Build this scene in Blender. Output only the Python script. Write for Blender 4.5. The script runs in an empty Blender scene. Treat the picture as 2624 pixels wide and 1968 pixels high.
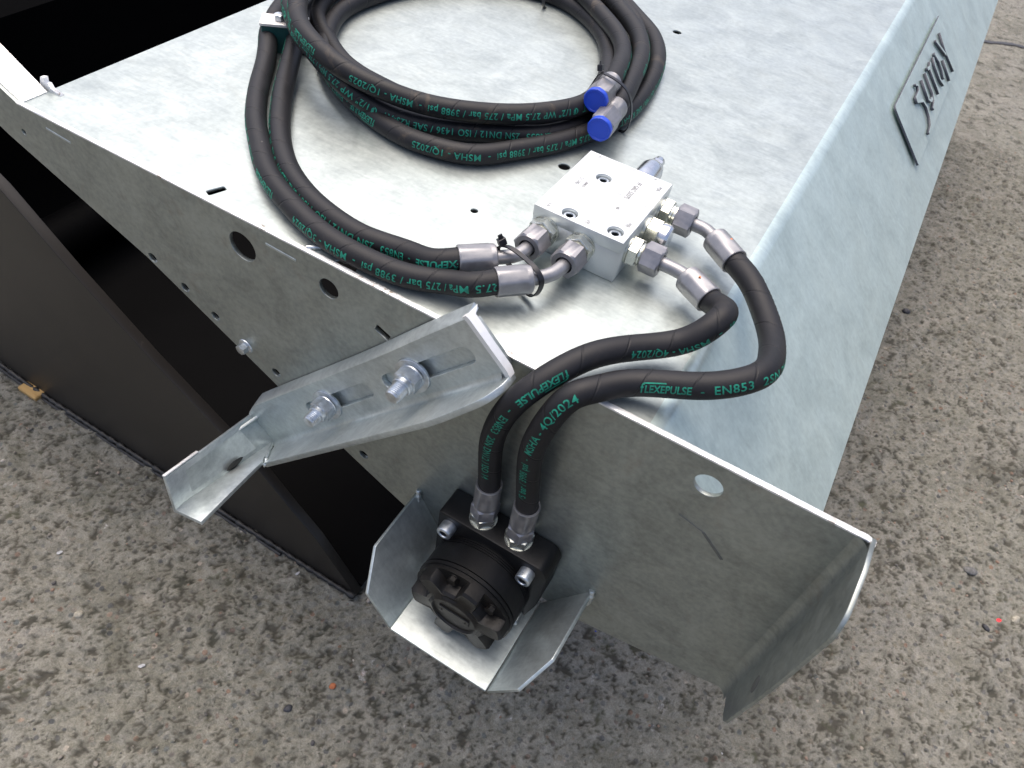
import bpy, bmesh, math, random
import numpy as np
from mathutils import Matrix, Vector

random.seed(4)
RNG = np.random.default_rng(11)
S = bpy.context.scene
COL = S.collection
R = math.radians

# ------------------------------------------------------------------ camera
cam_d = bpy.data.cameras.new("camera")
cam = bpy.data.objects.new("camera", cam_d)
COL.objects.link(cam)
cx = Vector((0.85654, 0.50215, 0.12026)).normalized()          # camera right
fwd = Vector((-0.25430, 0.61347, -0.74767)).normalized()       # view direction
E_CAM = None
cam_d.sensor_width = 36.0
cam_d.lens = 26.07
cam_d.clip_start = 0.01
cam_d.clip_end = 400.0
S.camera = cam

def set_cam(loc, right, forward):
    right = right.normalized()
    forward = (forward - right * forward.dot(right)).normalized()
    up = right.cross(forward).normalized()
    m = Matrix((right, up, -forward)).transposed().to_4x4()
    m.translation = Vector(loc)
    cam.matrix_world = m
set_cam((0.03370, -0.39285, 0.45), cx, fwd)
cam_d.dof.use_dof = True
cam_d.dof.focus_distance = 0.80
cam_d.dof.aperture_fstop = 13.0

# ------------------------------------------------------------------ light
S.render.engine = 'CYCLES'
S.view_settings.view_transform = 'Standard'
S.view_settings.look = 'None'
S.view_settings.gamma = 1.0
S.view_settings.exposure = 0.92
SUN_EL, SUN_AZ = 73.0, -52.0     # azimuth measured from +Y towards +X
w = bpy.data.worlds.new("World")
S.world = w
w.use_nodes = True
wn = w.node_tree.nodes
wl = w.node_tree.links
bg = wn['Background']
sky = wn.new('ShaderNodeTexSky')
sky.sky_type = 'NISHITA'
sky.sun_disc = False
sky.sun_elevation = R(SUN_EL)
sky.sun_rotation = R(SUN_AZ)
sky.dust_density = 5.0
sky.air_density = 0.6
sky.ozone_density = 0.0
wl.new(sky.outputs[0], bg.inputs[0])
bg.inputs[1].default_value = 0.15
sun_d = bpy.data.lights.new("sun", 'SUN')
sun = bpy.data.objects.new("sun", sun_d)
COL.objects.link(sun)
sd = Vector((math.sin(R(SUN_AZ)) * math.cos(R(SUN_EL)), math.cos(R(SUN_AZ)) * math.cos(R(SUN_EL)), math.sin(R(SUN_EL))))
sun.rotation_euler = (-sd).to_track_quat('-Z', 'Y').to_euler()
sun_d.energy = 0.9
sun_d.angle = R(80)
sun_d.color = (1.0, 0.96, 0.90)

# ------------------------------------------------------------------ materials
def mat(name):
    m = bpy.data.materials.new(name)
    m.use_nodes = True
    nt = m.node_tree
    return m, nt, nt.nodes['Principled BSDF']

def nnode(nt, typ, **kw):
    n = nt.nodes.new(typ)
    for k, v in kw.items():
        setattr(n, k, v)
    return n

def noise(nt, vec, scale, detail=4, rough=0.55, dist=0.0):
    n = nt.nodes.new('ShaderNodeTexNoise')
    n.inputs['Scale'].default_value = scale
    n.inputs['Detail'].default_value = detail
    n.inputs['Roughness'].default_value = rough
    n.inputs['Distortion'].default_value = dist
    nt.links.new(vec, n.inputs['Vector'])
    return n.outputs['Fac']

def ramp(nt, fac, stops):
    r = nt.nodes.new('ShaderNodeValToRGB')
    cr = r.color_ramp
    while len(cr.elements) > 1:
        cr.elements.remove(cr.elements[-1])
    for i, (p, c) in enumerate(stops):
        e = cr.elements[0] if i == 0 else cr.elements.new(p)
        e.position = p
        e.color = (c[0], c[1], c[2], 1) if len(c) == 3 else c
    nt.links.new(fac, r.inputs[0])
    return r.outputs[0]

def mapr(nt, fac, a, b, c, d):
    r = nt.nodes.new('ShaderNodeMapRange')
    for i, v in enumerate((a, b, c, d)):
        r.inputs[i + 1].default_value = v
    nt.links.new(fac, r.inputs[0])
    return r.outputs[0]

def mixc(nt, fac, a, b, mode='MIX'):
    n = nt.nodes.new('ShaderNodeMix')
    n.data_type = 'RGBA'
    n.blend_type = mode
    for sock, v in ((n.inputs[0], fac), (n.inputs[6], a), (n.inputs[7], b)):
        if isinstance(v, (int, float)):
            sock.default_value = v
        elif isinstance(v, tuple):
            sock.default_value = (v[0], v[1], v[2], 1)
        else:
            nt.links.new(v, sock)
    return n.outputs[2]

def math_n(nt, op, a, b=None):
    n = nt.nodes.new('ShaderNodeMath')
    n.operation = op
    for i, v in enumerate((a, b)):
        if v is None:
            continue
        if isinstance(v, (int, float)):
            n.inputs[i].default_value = v
        else:
            nt.links.new(v, n.inputs[i])
    return n.outputs[0]

def bump(nt, bsdf, h, strength, dist, prev=None):
    b = nt.nodes.new('ShaderNodeBump')
    b.inputs['Strength'].default_value = strength
    b.inputs['Distance'].default_value = dist
    nt.links.new(h, b.inputs['Height'])
    if prev is not None:
        nt.links.new(prev, b.inputs['Normal'])
    nt.links.new(b.outputs[0], bsdf.inputs['Normal'])
    return b.outputs[0]

def pos_vec(nt, scale=(1, 1, 1), rot=(0, 0, 0)):
    g = nt.nodes.new('ShaderNodeNewGeometry')
    mp = nt.nodes.new('ShaderNodeMapping')
    mp.inputs['Scale'].default_value = scale
    mp.inputs['Rotation'].default_value = rot
    nt.links.new(g.outputs['Position'], mp.inputs['Vector'])
    return mp.outputs[0]

def galvanised(name, lo, hi, streak_scale, streak_rot, metallic=0.75, r0=0.30, r1=0.48, stain=0.25, warm=(0.30, 0.27, 0.22), sb=0.03, sw=0.26):
    m, nt, b = mat(name)
    p = pos_vec(nt)
    ps = pos_vec(nt, streak_scale, streak_rot)
    n1 = noise(nt, p, 16.0, 7, 0.62, 0.8)
    n2 = noise(nt, ps, 38.0, 6, 0.62, 0.9)
    n3 = noise(nt, p, 160.0, 3, 0.6)
    n4 = noise(nt, p, 18.0, 5, 0.65, 1.2)
    f = math_n(nt, 'ADD', math_n(nt, 'MULTIPLY', n1, 0.50), math_n(nt, 'ADD', math_n(nt, 'MULTIPLY', n2, sw), math_n(nt, 'MULTIPLY', n3, 0.5 - sw)))
    col = ramp(nt, f, [(0.38, lo), (0.60, hi)])
    st = mapr(nt, n4, 0.56, 0.78, 0.0, stain)
    col = mixc(nt, st, col, warm)
    # fine handling scratches
    for k_, (ang, sc_) in enumerate(((25, 5.0), (-50, 7.0))):
        pv = pos_vec(nt, (1.0, 26.0, 26.0), (R(ang), R(ang * 0.7), R(ang + 15)))
        sn = noise(nt, pv, sc_, 2, 0.5, 0.15)
        ln = mapr(nt, math_n(nt, 'ABSOLUTE', math_n(nt, 'SUBTRACT', sn, 0.5)), 0.0, 0.006, 0.35, 0.0)
        gt = mapr(nt, noise(nt, p, 5.0 + k_ * 3, 3), 0.55, 0.65, 0.0, 1.0)
        col = mixc(nt, math_n(nt, 'MULTIPLY', ln, gt), col, hi if k_ == 0 else lo)
    # small pits and dross specks
    v = nt.nodes.new('ShaderNodeTexVoronoi')
    v.inputs['Scale'].default_value = 42.0
    nt.links.new(p, v.inputs['Vector'])
    sp = mapr(nt, v.outputs['Distance'], 0.015, 0.035, 0.5, 0.0)
    gate = mapr(nt, noise(nt, p, 30.0, 2), 0.66, 0.70, 0.0, 1.0)
    col = mixc(nt, math_n(nt, 'MULTIPLY', sp, gate), col, (0.10, 0.10, 0.10))
    nt.links.new(col, b.inputs['Base Color'])
    b.inputs['Metallic'].default_value = metallic
    rr = mapr(nt, math_n(nt, 'ADD', math_n(nt, 'MULTIPLY', n2, 0.6), math_n(nt, 'MULTIPLY', n4, 0.4)), 0.3, 0.7, r0, r1)
    nt.links.new(rr, b.inputs['Roughness'])
    big = noise(nt, p, 9.0, 2, 0.4)
    nb = bump(nt, b, big, 0.20, 0.010)
    nb = bump(nt, b, n2, sb, 0.0006, nb)
    bump(nt, b, n3, 0.05, 0.0003, nb)
    return m

M = {}
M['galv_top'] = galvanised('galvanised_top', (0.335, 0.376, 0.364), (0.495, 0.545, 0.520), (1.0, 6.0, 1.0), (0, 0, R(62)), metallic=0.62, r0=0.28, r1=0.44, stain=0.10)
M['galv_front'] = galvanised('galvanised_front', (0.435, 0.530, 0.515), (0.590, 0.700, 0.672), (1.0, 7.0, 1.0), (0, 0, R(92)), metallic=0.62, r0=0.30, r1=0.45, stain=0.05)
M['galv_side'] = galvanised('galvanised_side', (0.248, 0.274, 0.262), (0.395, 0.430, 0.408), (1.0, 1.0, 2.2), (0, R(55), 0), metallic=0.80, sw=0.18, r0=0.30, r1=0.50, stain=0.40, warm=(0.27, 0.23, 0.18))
M['galv_bar'] = galvanised('galvanised_bar', (0.39, 0.435, 0.44), (0.60, 0.655, 0.65), (3.0, 3.0, 8.0), (0, R(45), 0), metallic=0.75, r0=0.30, r1=0.50, stain=0.2)
M['galv_stain'] = galvanised('galvanised_stain', (0.12, 0.13, 0.13), (0.18, 0.19, 0.19), (1.0, 1.0, 3.0), (0, 0, 0), metallic=0.6, r0=0.4, r1=0.5)
M['galv_guard'] = galvanised('galvanised_guard', (0.42, 0.475, 0.475), (0.63, 0.69, 0.68), (1.0, 5.0, 1.0), (0, 0, R(10)), metallic=0.70, r0=0.28, r1=0.45, stain=0.08)

def edge_white(name):
    m, nt, b = mat(name)
    p = pos_vec(nt)
    n = noise(nt, p, 130.0, 5, 0.7)
    g = mapr(nt, noise(nt, p, 9.0, 2), 0.50, 0.62, 0.0, 1.0)
    d = math_n(nt, 'MULTIPLY', mapr(nt, n, 0.50, 0.60, 0.0, 1.0), g)
    col = mixc(nt, d, (0.80, 0.81, 0.80), (0.20, 0.15, 0.10))
    nt.links.new(col, b.inputs['Base Color'])
    b.inputs['Metallic'].default_value = 0.35
    b.inputs['Roughness'].default_value = 0.42
    bump(nt, b, noise(nt, p, 220.0, 4), 0.5, 0.001)
    return m
M['galv_edge'] = edge_white('galvanised_cut_edge')

def metal(name, c, rough, metallic=0.9, var=0.12, sc=60.0, bmp=0.15):
    m, nt, b = mat(name)
    tc = nt.nodes.new('ShaderNodeTexCoord')
    n = noise(nt, tc.outputs['Object'], sc, 5, 0.6)
    lo = tuple(x * (1 - var) for x in c)
    hi = tuple(min(1, x * (1 + var)) for x in c)
    nt.links.new(ramp(nt, n, [(0.35, lo), (0.65, hi)]), b.inputs['Base Color'])
    nt.links.new(mapr(nt, n, 0.3, 0.7, rough * 0.85, rough * 1.2), b.inputs['Roughness'])
    b.inputs['Metallic'].default_value = metallic
    bump(nt, b, noise(nt, tc.outputs['Object'], sc * 9, 3), bmp, 0.0005)
    return m
M['zinc'] = metal('zinc_plated_steel', (0.64, 0.65, 0.58), 0.26)
M['bolt'] = metal('zinc_bolt_steel', (0.55, 0.59, 0.62), 0.32, var=0.2, sc=120)
M['nut_grey'] = metal('matte_grey_plated_steel', (0.28, 0.277, 0.29), 0.42, metallic=0.7)
M['tube_grey'] = metal('satin_plated_tube', (0.30, 0.298, 0.305), 0.40, metallic=0.7)
M['alu'] = metal('machined_aluminium', (0.66, 0.69, 0.68), 0.38, metallic=0.55, var=0.04, sc=40)
M['steel_bright'] = metal('bright_turned_steel', (0.70, 0.70, 0.70), 0.20, metallic=1.0)
M['clamp_plate'] = metal('clamp_cover_plate_steel', (0.74, 0.71, 0.67), 0.45, metallic=0.5)

def rubber(name, dusty):
    m, nt, b = mat(name)
    uv = nt.nodes.new('ShaderNodeUVMap')
    uv.uv_map = 'UVMap'
    sep = nt.nodes.new('ShaderNodeSeparateXYZ')
    nt.links.new(uv.outputs[0], sep.inputs[0])
    u = math_n(nt, 'ADD', math_n(nt, 'MULTIPLY', sep.outputs[0], 10.0 / 0.42), sep.outputs[1])
    fr = math_n(nt, 'FRACT', u)
    d = math_n(nt, 'ABSOLUTE', math_n(nt, 'SUBTRACT', fr, 0.5))
    seam = mapr(nt, d, 0.008, 0.030, 1.0, 0.0)
    p = pos_vec(nt)
    n1 = noise(nt, p, 22.0, 5, 0.65, 0.5)
    n2 = noise(nt, p, 260.0, 3, 0.6)
    base = ramp(nt, n1, [(0.35, (0.0065, 0.0066, 0.0080)), (0.65, (0.0130, 0.0130, 0.0155))])
    dust = math_n(nt, 'MULTIPLY', mapr(nt, noise(nt, p, 13.0, 6, 0.75, 0.8), 0.58, 0.76, 0.0, 1.0), dusty)
    base = mixc(nt, dust, base, (0.13, 0.095, 0.06))
    sv = nt.nodes.new('ShaderNodeTexVoronoi')
    sv.inputs['Scale'].default_value = 70.0
    nt.links.new(p, sv.inputs['Vector'])
    fleck = math_n(nt, 'MULTIPLY', mapr(nt, sv.outputs['Distance'], 0.03, 0.07, 0.6, 0.0), mapr(nt, noise(nt, p, 40.0, 1), 0.62, 0.66, 0.0, 1.0))
    base = mixc(nt, fleck, base, (0.35, 0.33, 0.30))
    base = mixc(nt, math_n(nt, 'MULTIPLY', seam, 0.75), base, (0.006, 0.006, 0.007))
    nt.links.new(base, b.inputs['Base Color'])
    nt.links.new(mapr(nt, n1, 0.3, 0.7, 0.50, 0.62), b.inputs['Roughness'])
    b.inputs['Specular IOR Level'].default_value = 0.34
    nb = bump(nt, b, math_n(nt, 'SUBTRACT', 1.0, seam), 0.6, 0.0006)
    bump(nt, b, n2, 0.10, 0.0005, nb)
    return m
M['rubber'] = rubber('black_hose_rubber', 0.12)
M['rubber_dusty'] = rubber('dusty_hose_rubber', 0.60)

def plain(name, c, rough, metallic=0.0, spec=0.5, var=0.15, sc=40.0, bmp=0.0, bsc=300.0):
    m, nt, b = mat(name)
    tc = nt.nodes.new('ShaderNodeTexCoord')
    n = noise(nt, tc.outputs['Object'], sc, 4, 0.6)
    lo = tuple(x * (1 - var) for x in c)
    hi = tuple(min(1, x * (1 + var)) for x in c)
    nt.links.new(ramp(nt, n, [(0.35, lo), (0.65, hi)]), b.inputs['Base Color'])
    b.inputs['Roughness'].default_value = rough
    b.inputs['Metallic'].default_value = metallic
    b.inputs['Specular IOR Level'].default_value = spec
    if bmp:
        bump(nt, b, noise(nt, tc.outputs['Object'], bsc, 3), bmp, 0.0008)
    return m
M['print'] = plain('teal_hose_print', (0.007, 0.205, 0.135), 0.6, var=0.35, sc=160)
M['motor'] = plain('black_painted_casting', (0.0055, 0.0055, 0.006), 0.42, spec=0.35, bmp=0.25, bsc=500)
M['motor_worn'] = plain('worn_black_casting', (0.0065, 0.0060, 0.0056), 0.48, spec=0.32, bmp=0.3, bsc=420, var=0.4, sc=90)
M['cap'] = plain('blue_plastic', (0.010, 0.060, 0.52), 0.40, var=0.05)
M['tie'] = plain('black_nylon', (0.013, 0.013, 0.016), 0.35)
M['clampgreen'] = plain('dark_green_plastic', (0.004, 0.055, 0.050), 0.5, var=0.1)
M['engrave'] = plain('grey_engraving', (0.26, 0.26, 0.265), 0.7)
M['rust'] = plain('rust_chip', (0.42, 0.12, 0.02), 0.8)
M['orange'] = plain('orange_paint_dot', (0.75, 0.20, 0.05), 0.6)
M['weld_dark'] = plain('painted_weld_bead', (0.012, 0.012, 0.012), 0.50, bmp=0.8, bsc=90, var=0.5, sc=60)
M['socket'] = plain('dark_socket', (0.10, 0.11, 0.12), 0.4, metallic=0.8)

def bucket_paint(name, c, rough, dusty, spec=0.5):
    m, nt, b = mat(name)
    p = pos_vec(nt)
    n = noise(nt, p, 6.0, 5, 0.6)
    col = ramp(nt, n, [(0.3, tuple(x * 0.8 for x in c)), (0.7, tuple(x * 1.2 for x in c))])
    g = mapr(nt, noise(nt, p, 55.0, 4, 0.7), 0.68, 0.74, 0.0, dusty)
    col = mixc(nt, g, col, (0.10, 0.09, 0.075))
    nt.links.new(col, b.inputs['Base Color'])
    b.inputs['Roughness'].default_value = rough
    b.inputs['Specular IOR Level'].default_value = spec
    bump(nt, b, noise(nt, p, 420.0, 2), 0.12, 0.0005)
    return m
M['bucket'] = bucket_paint('black_bucket_paint', (0.0016, 0.0017, 0.0020), 0.65, 0.012, 0.03)
M['bucket_side'] = bucket_paint('brown_black_bucket_paint', (0.020, 0.0175, 0.015), 0.45, 0.3, 0.4)

def concrete():
    m, nt, b = mat('weathered_concrete')
    p = pos_vec(nt)
    at = nt.nodes.new('ShaderNodeAttribute')
    at.attribute_name = 'pit'
    n1 = noise(nt, p, 3.0, 6, 0.6, 0.3)
    n2 = noise(nt, p, 60.0, 6, 0.68, 0.5)
    n3 = noise(nt, p, 300.0, 3, 0.65)
    paste = ramp(nt, n2, [(0.30, (0.118, 0.117, 0.095)), (0.50, (0.188, 0.184, 0.154)), (0.75, (0.275, 0.268, 0.230))])
    paste = mixc(nt, mapr(nt, n1, 0.4, 0.7, 0.0, 0.30), paste, (0.205, 0.195, 0.185))
    damp = mapr(nt, noise(nt, p, 6.5, 5, 0.62, 0.7), 0.50, 0.66, 0.0, 0.55)
    paste = mixc(nt, damp, paste, (0.105, 0.103, 0.080))
    dust = mapr(nt, noise(nt, p, 9.5, 5, 0.65, 0.9), 0.56, 0.70, 0.0, 0.55)
    paste = mixc(nt, dust, paste, (0.285, 0.270, 0.235))
    # exposed aggregate: cells with their own colour
    v = nt.nodes.new('ShaderNodeTexVoronoi')
    v.inputs['Scale'].default_value = 85.0
    v.inputs['Randomness'].default_value = 1.0
    nt.links.new(p, v.inputs['Vector'])
    sepc = nt.nodes.new('ShaderNodeSeparateColor')
    nt.links.new(v.outputs['Color'], sepc.inputs[0])
    agg = ramp(nt, sepc.outputs[0], [(0.0, (0.05, 0.055, 0.06)), (0.25, (0.12, 0.12, 0.115)), (0.45, (0.16, 0.145, 0.11)),
                                      (0.62, (0.20, 0.18, 0.15)), (0.80, (0.10, 0.115, 0.115)), (0.93, (0.19, 0.115, 0.08)), (1.0, (0.34, 0.31, 0.26))])
    ag_m = math_n(nt, 'MULTIPLY', mapr(nt, v.outputs['Distance'], 0.30, 0.42, 1.0, 0.0),
                  mapr(nt, sepc.outputs[1], 0.60, 0.64, 0.0, 0.85))
    col = mixc(nt, ag_m, paste, agg)
    # dirt and algae lodged in the hollows
    dirt = ramp(nt, noise(nt, p, 18.0, 4, 0.6), [(0.35, (0.040, 0.041, 0.031)), (0.55, (0.055, 0.051, 0.041)), (0.7, (0.064, 0.068, 0.043))])
    at2 = nt.nodes.new('ShaderNodeAttribute')
    at2.attribute_name = 'far'
    fpit = math_n(nt, 'MULTIPLY', mapr(nt, noise(nt, p, 24.0, 6, 0.66, 0.5), 0.54, 0.66, 0.0, 1.0), at2.outputs['Fac'])
    micro = mapr(nt, noise(nt, p, 150.0, 4, 0.6, 0.8), 0.60, 0.72, 0.0, 0.65)
    pitm = math_n(nt, 'MAXIMUM', math_n(nt, 'MAXIMUM', at.outputs['Fac'], fpit), micro)
    grain = ramp(nt, noise(nt, p, 420.0, 3, 0.7), [(0.3, (0.72, 0.72, 0.72)), (0.7, (1.25, 1.25, 1.25))])
    col = mixc(nt, 1.0, col, grain, 'MULTIPLY')
    col = mixc(nt, math_n(nt, 'MULTIPLY', pitm, 0.92), col, dirt)
    # pale scuffs and droppings
    wsp = math_n(nt, 'MULTIPLY', mapr(nt, noise(nt, p, 11.0, 6, 0.7, 0.6), 0.665, 0.72, 0.0, 0.8), mapr(nt, n3, 0.35, 0.6, 0.3, 1.0))
    col = mixc(nt, wsp, col, (0.52, 0.52, 0.52))
    v2 = nt.nodes.new('ShaderNodeTexVoronoi')
    v2.inputs['Scale'].default_value = 30.0
    nt.links.new(p, v2.inputs['Vector'])
    sp2 = nt.nodes.new('ShaderNodeSeparateColor')
    nt.links.new(v2.outputs['Color'], sp2.inputs[0])
    chip = math_n(nt, 'MULTIPLY', mapr(nt, v2.outputs['Distance'], 0.05, 0.09, 1.0, 0.0), mapr(nt, sp2.outputs[2], 0.88, 0.90, 0.0, 0.8))
    chipc = ramp(nt, sp2.outputs[0], [(0.0, (0.55, 0.53, 0.50)), (0.55, (0.42, 0.40, 0.36)), (0.75, (0.24, 0.13, 0.08)), (1.0, (0.03, 0.03, 0.035))])
    col = mixc(nt, chip, col, chipc)
    nt.links.new(col, b.inputs['Base Color'])
    b.inputs['Roughness'].default_value = 0.85
    b.inputs['Specular IOR Level'].default_value = 0.3
    nb = bump(nt, b, n2, 0.65, 0.004)
    nb = bump(nt, b, n3, 0.55, 0.0018, nb)
    nb = bump(nt, b, math_n(nt, 'SUBTRACT', 1.0, math_n(nt, 'MAXIMUM', fpit, micro)), 0.8, 0.003, nb)
    bump(nt, b, ag_m, 0.4, 0.0015, nb)
    return m
M['concrete'] = concrete()

def timber():
    m, nt, b = mat('weathered_timber')
    p = pos_vec(nt, (2, 30, 30))
    n = noise(nt, p, 4.0, 5, 0.6, 0.5)
    nt.links.new(ramp(nt, n, [(0.3, (0.33, 0.20, 0.07)), (0.7, (0.50, 0.33, 0.13))]), b.inputs['Base Color'])
    b.inputs['Roughness'].default_value = 0.8
    bump(nt, b, n, 0.4, 0.002)
    return m
M['timber'] = timber()
M['cut_edge'] = plain('painted_edge_shade', (0.085, 0.088, 0.105), 0.55, metallic=0.3, spec=0.3)  # shade painted as a dark tone, for side faces of name plate and letters
M['pebble_grey'] = plain('grey_pebble', (0.13, 0.13, 0.125), 0.75, var=0.3, sc=150, bmp=0.4)
M['pebble_dark'] = plain('dark_pebble', (0.035, 0.036, 0.042), 0.6, var=0.4, sc=200, bmp=0.4)
M['pebble_pale'] = plain('pale_pebble', (0.33, 0.31, 0.25), 0.8, var=0.25, sc=200, bmp=0.4)
M['pebble_rust'] = plain('orange_brick_chip', (0.36, 0.12, 0.05), 0.85, var=0.3, sc=200, bmp=0.4)
M['red'] = plain('red_plastic', (0.70, 0.02, 0.03), 0.5)
M['blue'] = plain('blue_plastic_scrap', (0.01, 0.04, 0.42), 0.5)
M['white_scrap'] = plain('white_scrap', (0.40, 0.41, 0.42), 0.7, var=0.2, sc=200)

# ------------------------------------------------------------------ object helpers
ORI = {}

def tag(o, label=None, cat=None, group=None, kind=None):
    if label: o['label'] = label
    if cat: o['category'] = cat
    if group: o['group'] = group
    if kind: o['kind'] = kind
    return o

def thing(name, loc, label, cat, group=None):
    o = bpy.data.objects.new(name, None)
    o.empty_display_size = 0.02
    COL.objects.link(o)
    o.location = loc
    ORI[o.name] = Vector(loc)
    return tag(o, label, cat, group)

def obj(name, geo, m, parent=None, label=None, smooth=None, loc=None):
    """geo = (verts, faces) in world coordinates, or a bmesh"""
    off = Vector((0, 0, 0))
    if parent is not None:
        off = ORI[parent.name]
    elif loc is not None:
        off = Vector(loc)
    me = bpy.data.meshes.new(name)
    if isinstance(geo, bmesh.types.BMesh):
        bmesh.ops.translate(geo, verts=geo.verts, vec=-off)
        geo.to_mesh(me)
        geo.free()
    else:
        vs, fs = geo
        me.from_pydata([tuple(Vector(v) - off) for v in vs], [], fs)
        if name != 'printed_lettering':
            bm = bmesh.new()
            bm.from_mesh(me)
            bmesh.ops.recalc_face_normals(bm, faces=bm.faces)
            bm.to_mesh(me)
            bm.free()
    me.materials.append(m)
    o = bpy.data.objects.new(name, me)
    COL.objects.link(o)
    if parent is not None:
        o.parent = parent
    elif loc is not None:
        o.location = off
    ORI[o.name] = off
    if smooth is not None:
        smooth_by_angle(me, smooth)
    if label:
        o['label'] = label
    return o

def smooth_by_angle(me, deg):
    me.polygons.foreach_set('use_smooth', [True] * len(me.polygons))
    bm = bmesh.new()
    bm.from_mesh(me)
    lim = R(deg)
    for e in bm.edges:
        if len(e.link_faces) == 2:
            e.smooth = e.calc_face_angle(0) < lim
        else:
            e.smooth = False
    bm.to_mesh(me)
    bm.free()

def frame(origin, zdir, xdir=None):
    z = Vector(zdir).normalized()
    if xdir is None:
        xdir = Vector((1, 0, 0)) if abs(z.x) < 0.8 else Vector((0, 1, 0))
    x = Vector(xdir)
    if abs(x.normalized().dot(z)) > 0.999:
        x = Vector((1, 0, 0)) if abs(z.x) < 0.8 else Vector((0, 1, 0))
    x = (x - z * x.dot(z)).normalized()
    y = z.cross(x)
    m = Matrix((x, y, z)).transposed().to_4x4()
    m.translation = Vector(origin)
    return m

def join(*bms):
    out = bmesh.new()
    for b in bms:
        me = bpy.data.meshes.new('tmp')
        b.to_mesh(me)
        b.free()
        out.from_mesh(me)
        bpy.data.meshes.remove(me)
    return out

def lathe(profile, fr, seg=32, closed_top=True):
    bm = bmesh.new()
    rings = []
    for r, z in profile:
        if r <= 1e-7:
            rings.append([bm.verts.new(fr @ Vector((0, 0, z)))])
        else:
            rings.append([bm.verts.new(fr @ Vector((r * math.cos(2 * math.pi * k / seg), r * math.sin(2 * math.pi * k / seg), z))) for k in range(seg)])
    for a, b in zip(rings, rings[1:]):
        for k in range(seg):
            k2 = (k + 1) % seg
            if len(a) == 1 and len(b) == 1:
                continue
            if len(a) == 1:
                bm.faces.new((a[0], b[k2], b[k]))
            elif len(b) == 1:
                bm.faces.new((a[k], a[k2], b[0]))
            else:
                bm.faces.new((a[k], a[k2], b[k2], b[k]))
    bmesh.ops.recalc_face_normals(bm, faces=bm.faces)
    return bm

def hexnut(af, h, fr, hole=0.0, chamf=0.12, rot=0.0, both=True):
    """hexagon prism with the usual turned chamfer, af = across flats, from z=0 to h"""
    rc = af / math.sqrt(3)
    bm = bmesh.new()
    seg = 36
    c = rc * chamf
    def ring(z, lim):
        vs = []
        for k in range(seg):
            a = 2 * math.pi * k / seg - rot
            d = (2 * math.pi * k / seg + 1e-6) % (math.pi / 3) - math.pi / 6
            rad = min(af / 2 / math.cos(d), lim)
            vs.append(bm.verts.new(fr @ Vector((rad * math.cos(a), rad * math.sin(a), z))))
        return vs
    r_in = af / 2 * 0.97
    steps = [(0.0, r_in if both else rc), (c * 0.45 if both else 0.0005, rc), (h - c * 0.45, rc), (h, r_in)]
    rings = [ring(z, l) for z, l in steps]
    for a, b in zip(rings, rings[1:]):
        for k in range(seg):
            k2 = (k + 1) % seg
            bm.faces.new((a[k], a[k2], b[k2], b[k]))
    for rg, zz in ((rings[0], 0.0), (rings[-1], h)):
        if hole > 0:
            inner = [bm.verts.new(fr @ Vector((hole * math.cos(2 * math.pi * k / seg - rot), hole * math.sin(2 * math.pi * k / seg - rot), zz))) for k in range(seg)]
            for k in range(seg):
                k2 = (k + 1) % seg
                bm.faces.new((rg[k], rg[k2], inner[k2], inner[k]))
        else:
            bm.faces.new(rg)
    bmesh.ops.recalc_face_normals(bm, faces=bm.faces)
    return bm

def box(x0, x1, y0, y1, z0, z1, bev=0.0, seg=2, fr=None):
    bm = bmesh.new()
    bmesh.ops.create_cube(bm, size=1.0)
    for v in bm.verts:
        v.co = Vector((x0 if v.co.x < 0 else x1, y0 if v.co.y < 0 else y1, z0 if v.co.z < 0 else z1))
    if bev > 0:
        bmesh.ops.bevel(bm, geom=list(bm.edges), offset=bev, segments=seg, profile=0.5, affect='EDGES')
    if fr is not None:
        bmesh.ops.transform(bm, matrix=fr, verts=bm.verts)
    return bm

def circle(cx_, cy_, r, n=28, ry=None, ang=0.0):
    ry = ry or r
    return [(cx_ + r * math.cos(t) * math.cos(ang) - ry * math.sin(t) * math.sin(ang),
             cy_ + r * math.cos(t) * math.sin(ang) + ry * math.sin(t) * math.cos(ang)) for t in [2 * math.pi * k / n for k in range(n)]]

def rounded(pts, rads, n=5):
    """polygon with rounded corners"""
    out = []
    N = len(pts)
    for i in range(N):
        p0, p1, p2 = Vector(pts[i - 1]), Vector(pts[i]), Vector(pts[(i + 1) % N])
        r = rads[i] if isinstance(rads, (list, tuple)) else rads
        if r <= 0:
            out.append(tuple(p1))
            continue
        a = (p0 - p1).normalized()
        b = (p2 - p1).normalized()
        d = min(r, (p0 - p1).length * 0.45, (p2 - p1).length * 0.45)
        s, e = p1 + a * d, p1 + b * d
        for k in range(n + 1):
            t = k / n
            out.append(tuple(s * (1 - t) ** 2 + p1 * 2 * t * (1 - t) + e * t * t))
    return out

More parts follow.
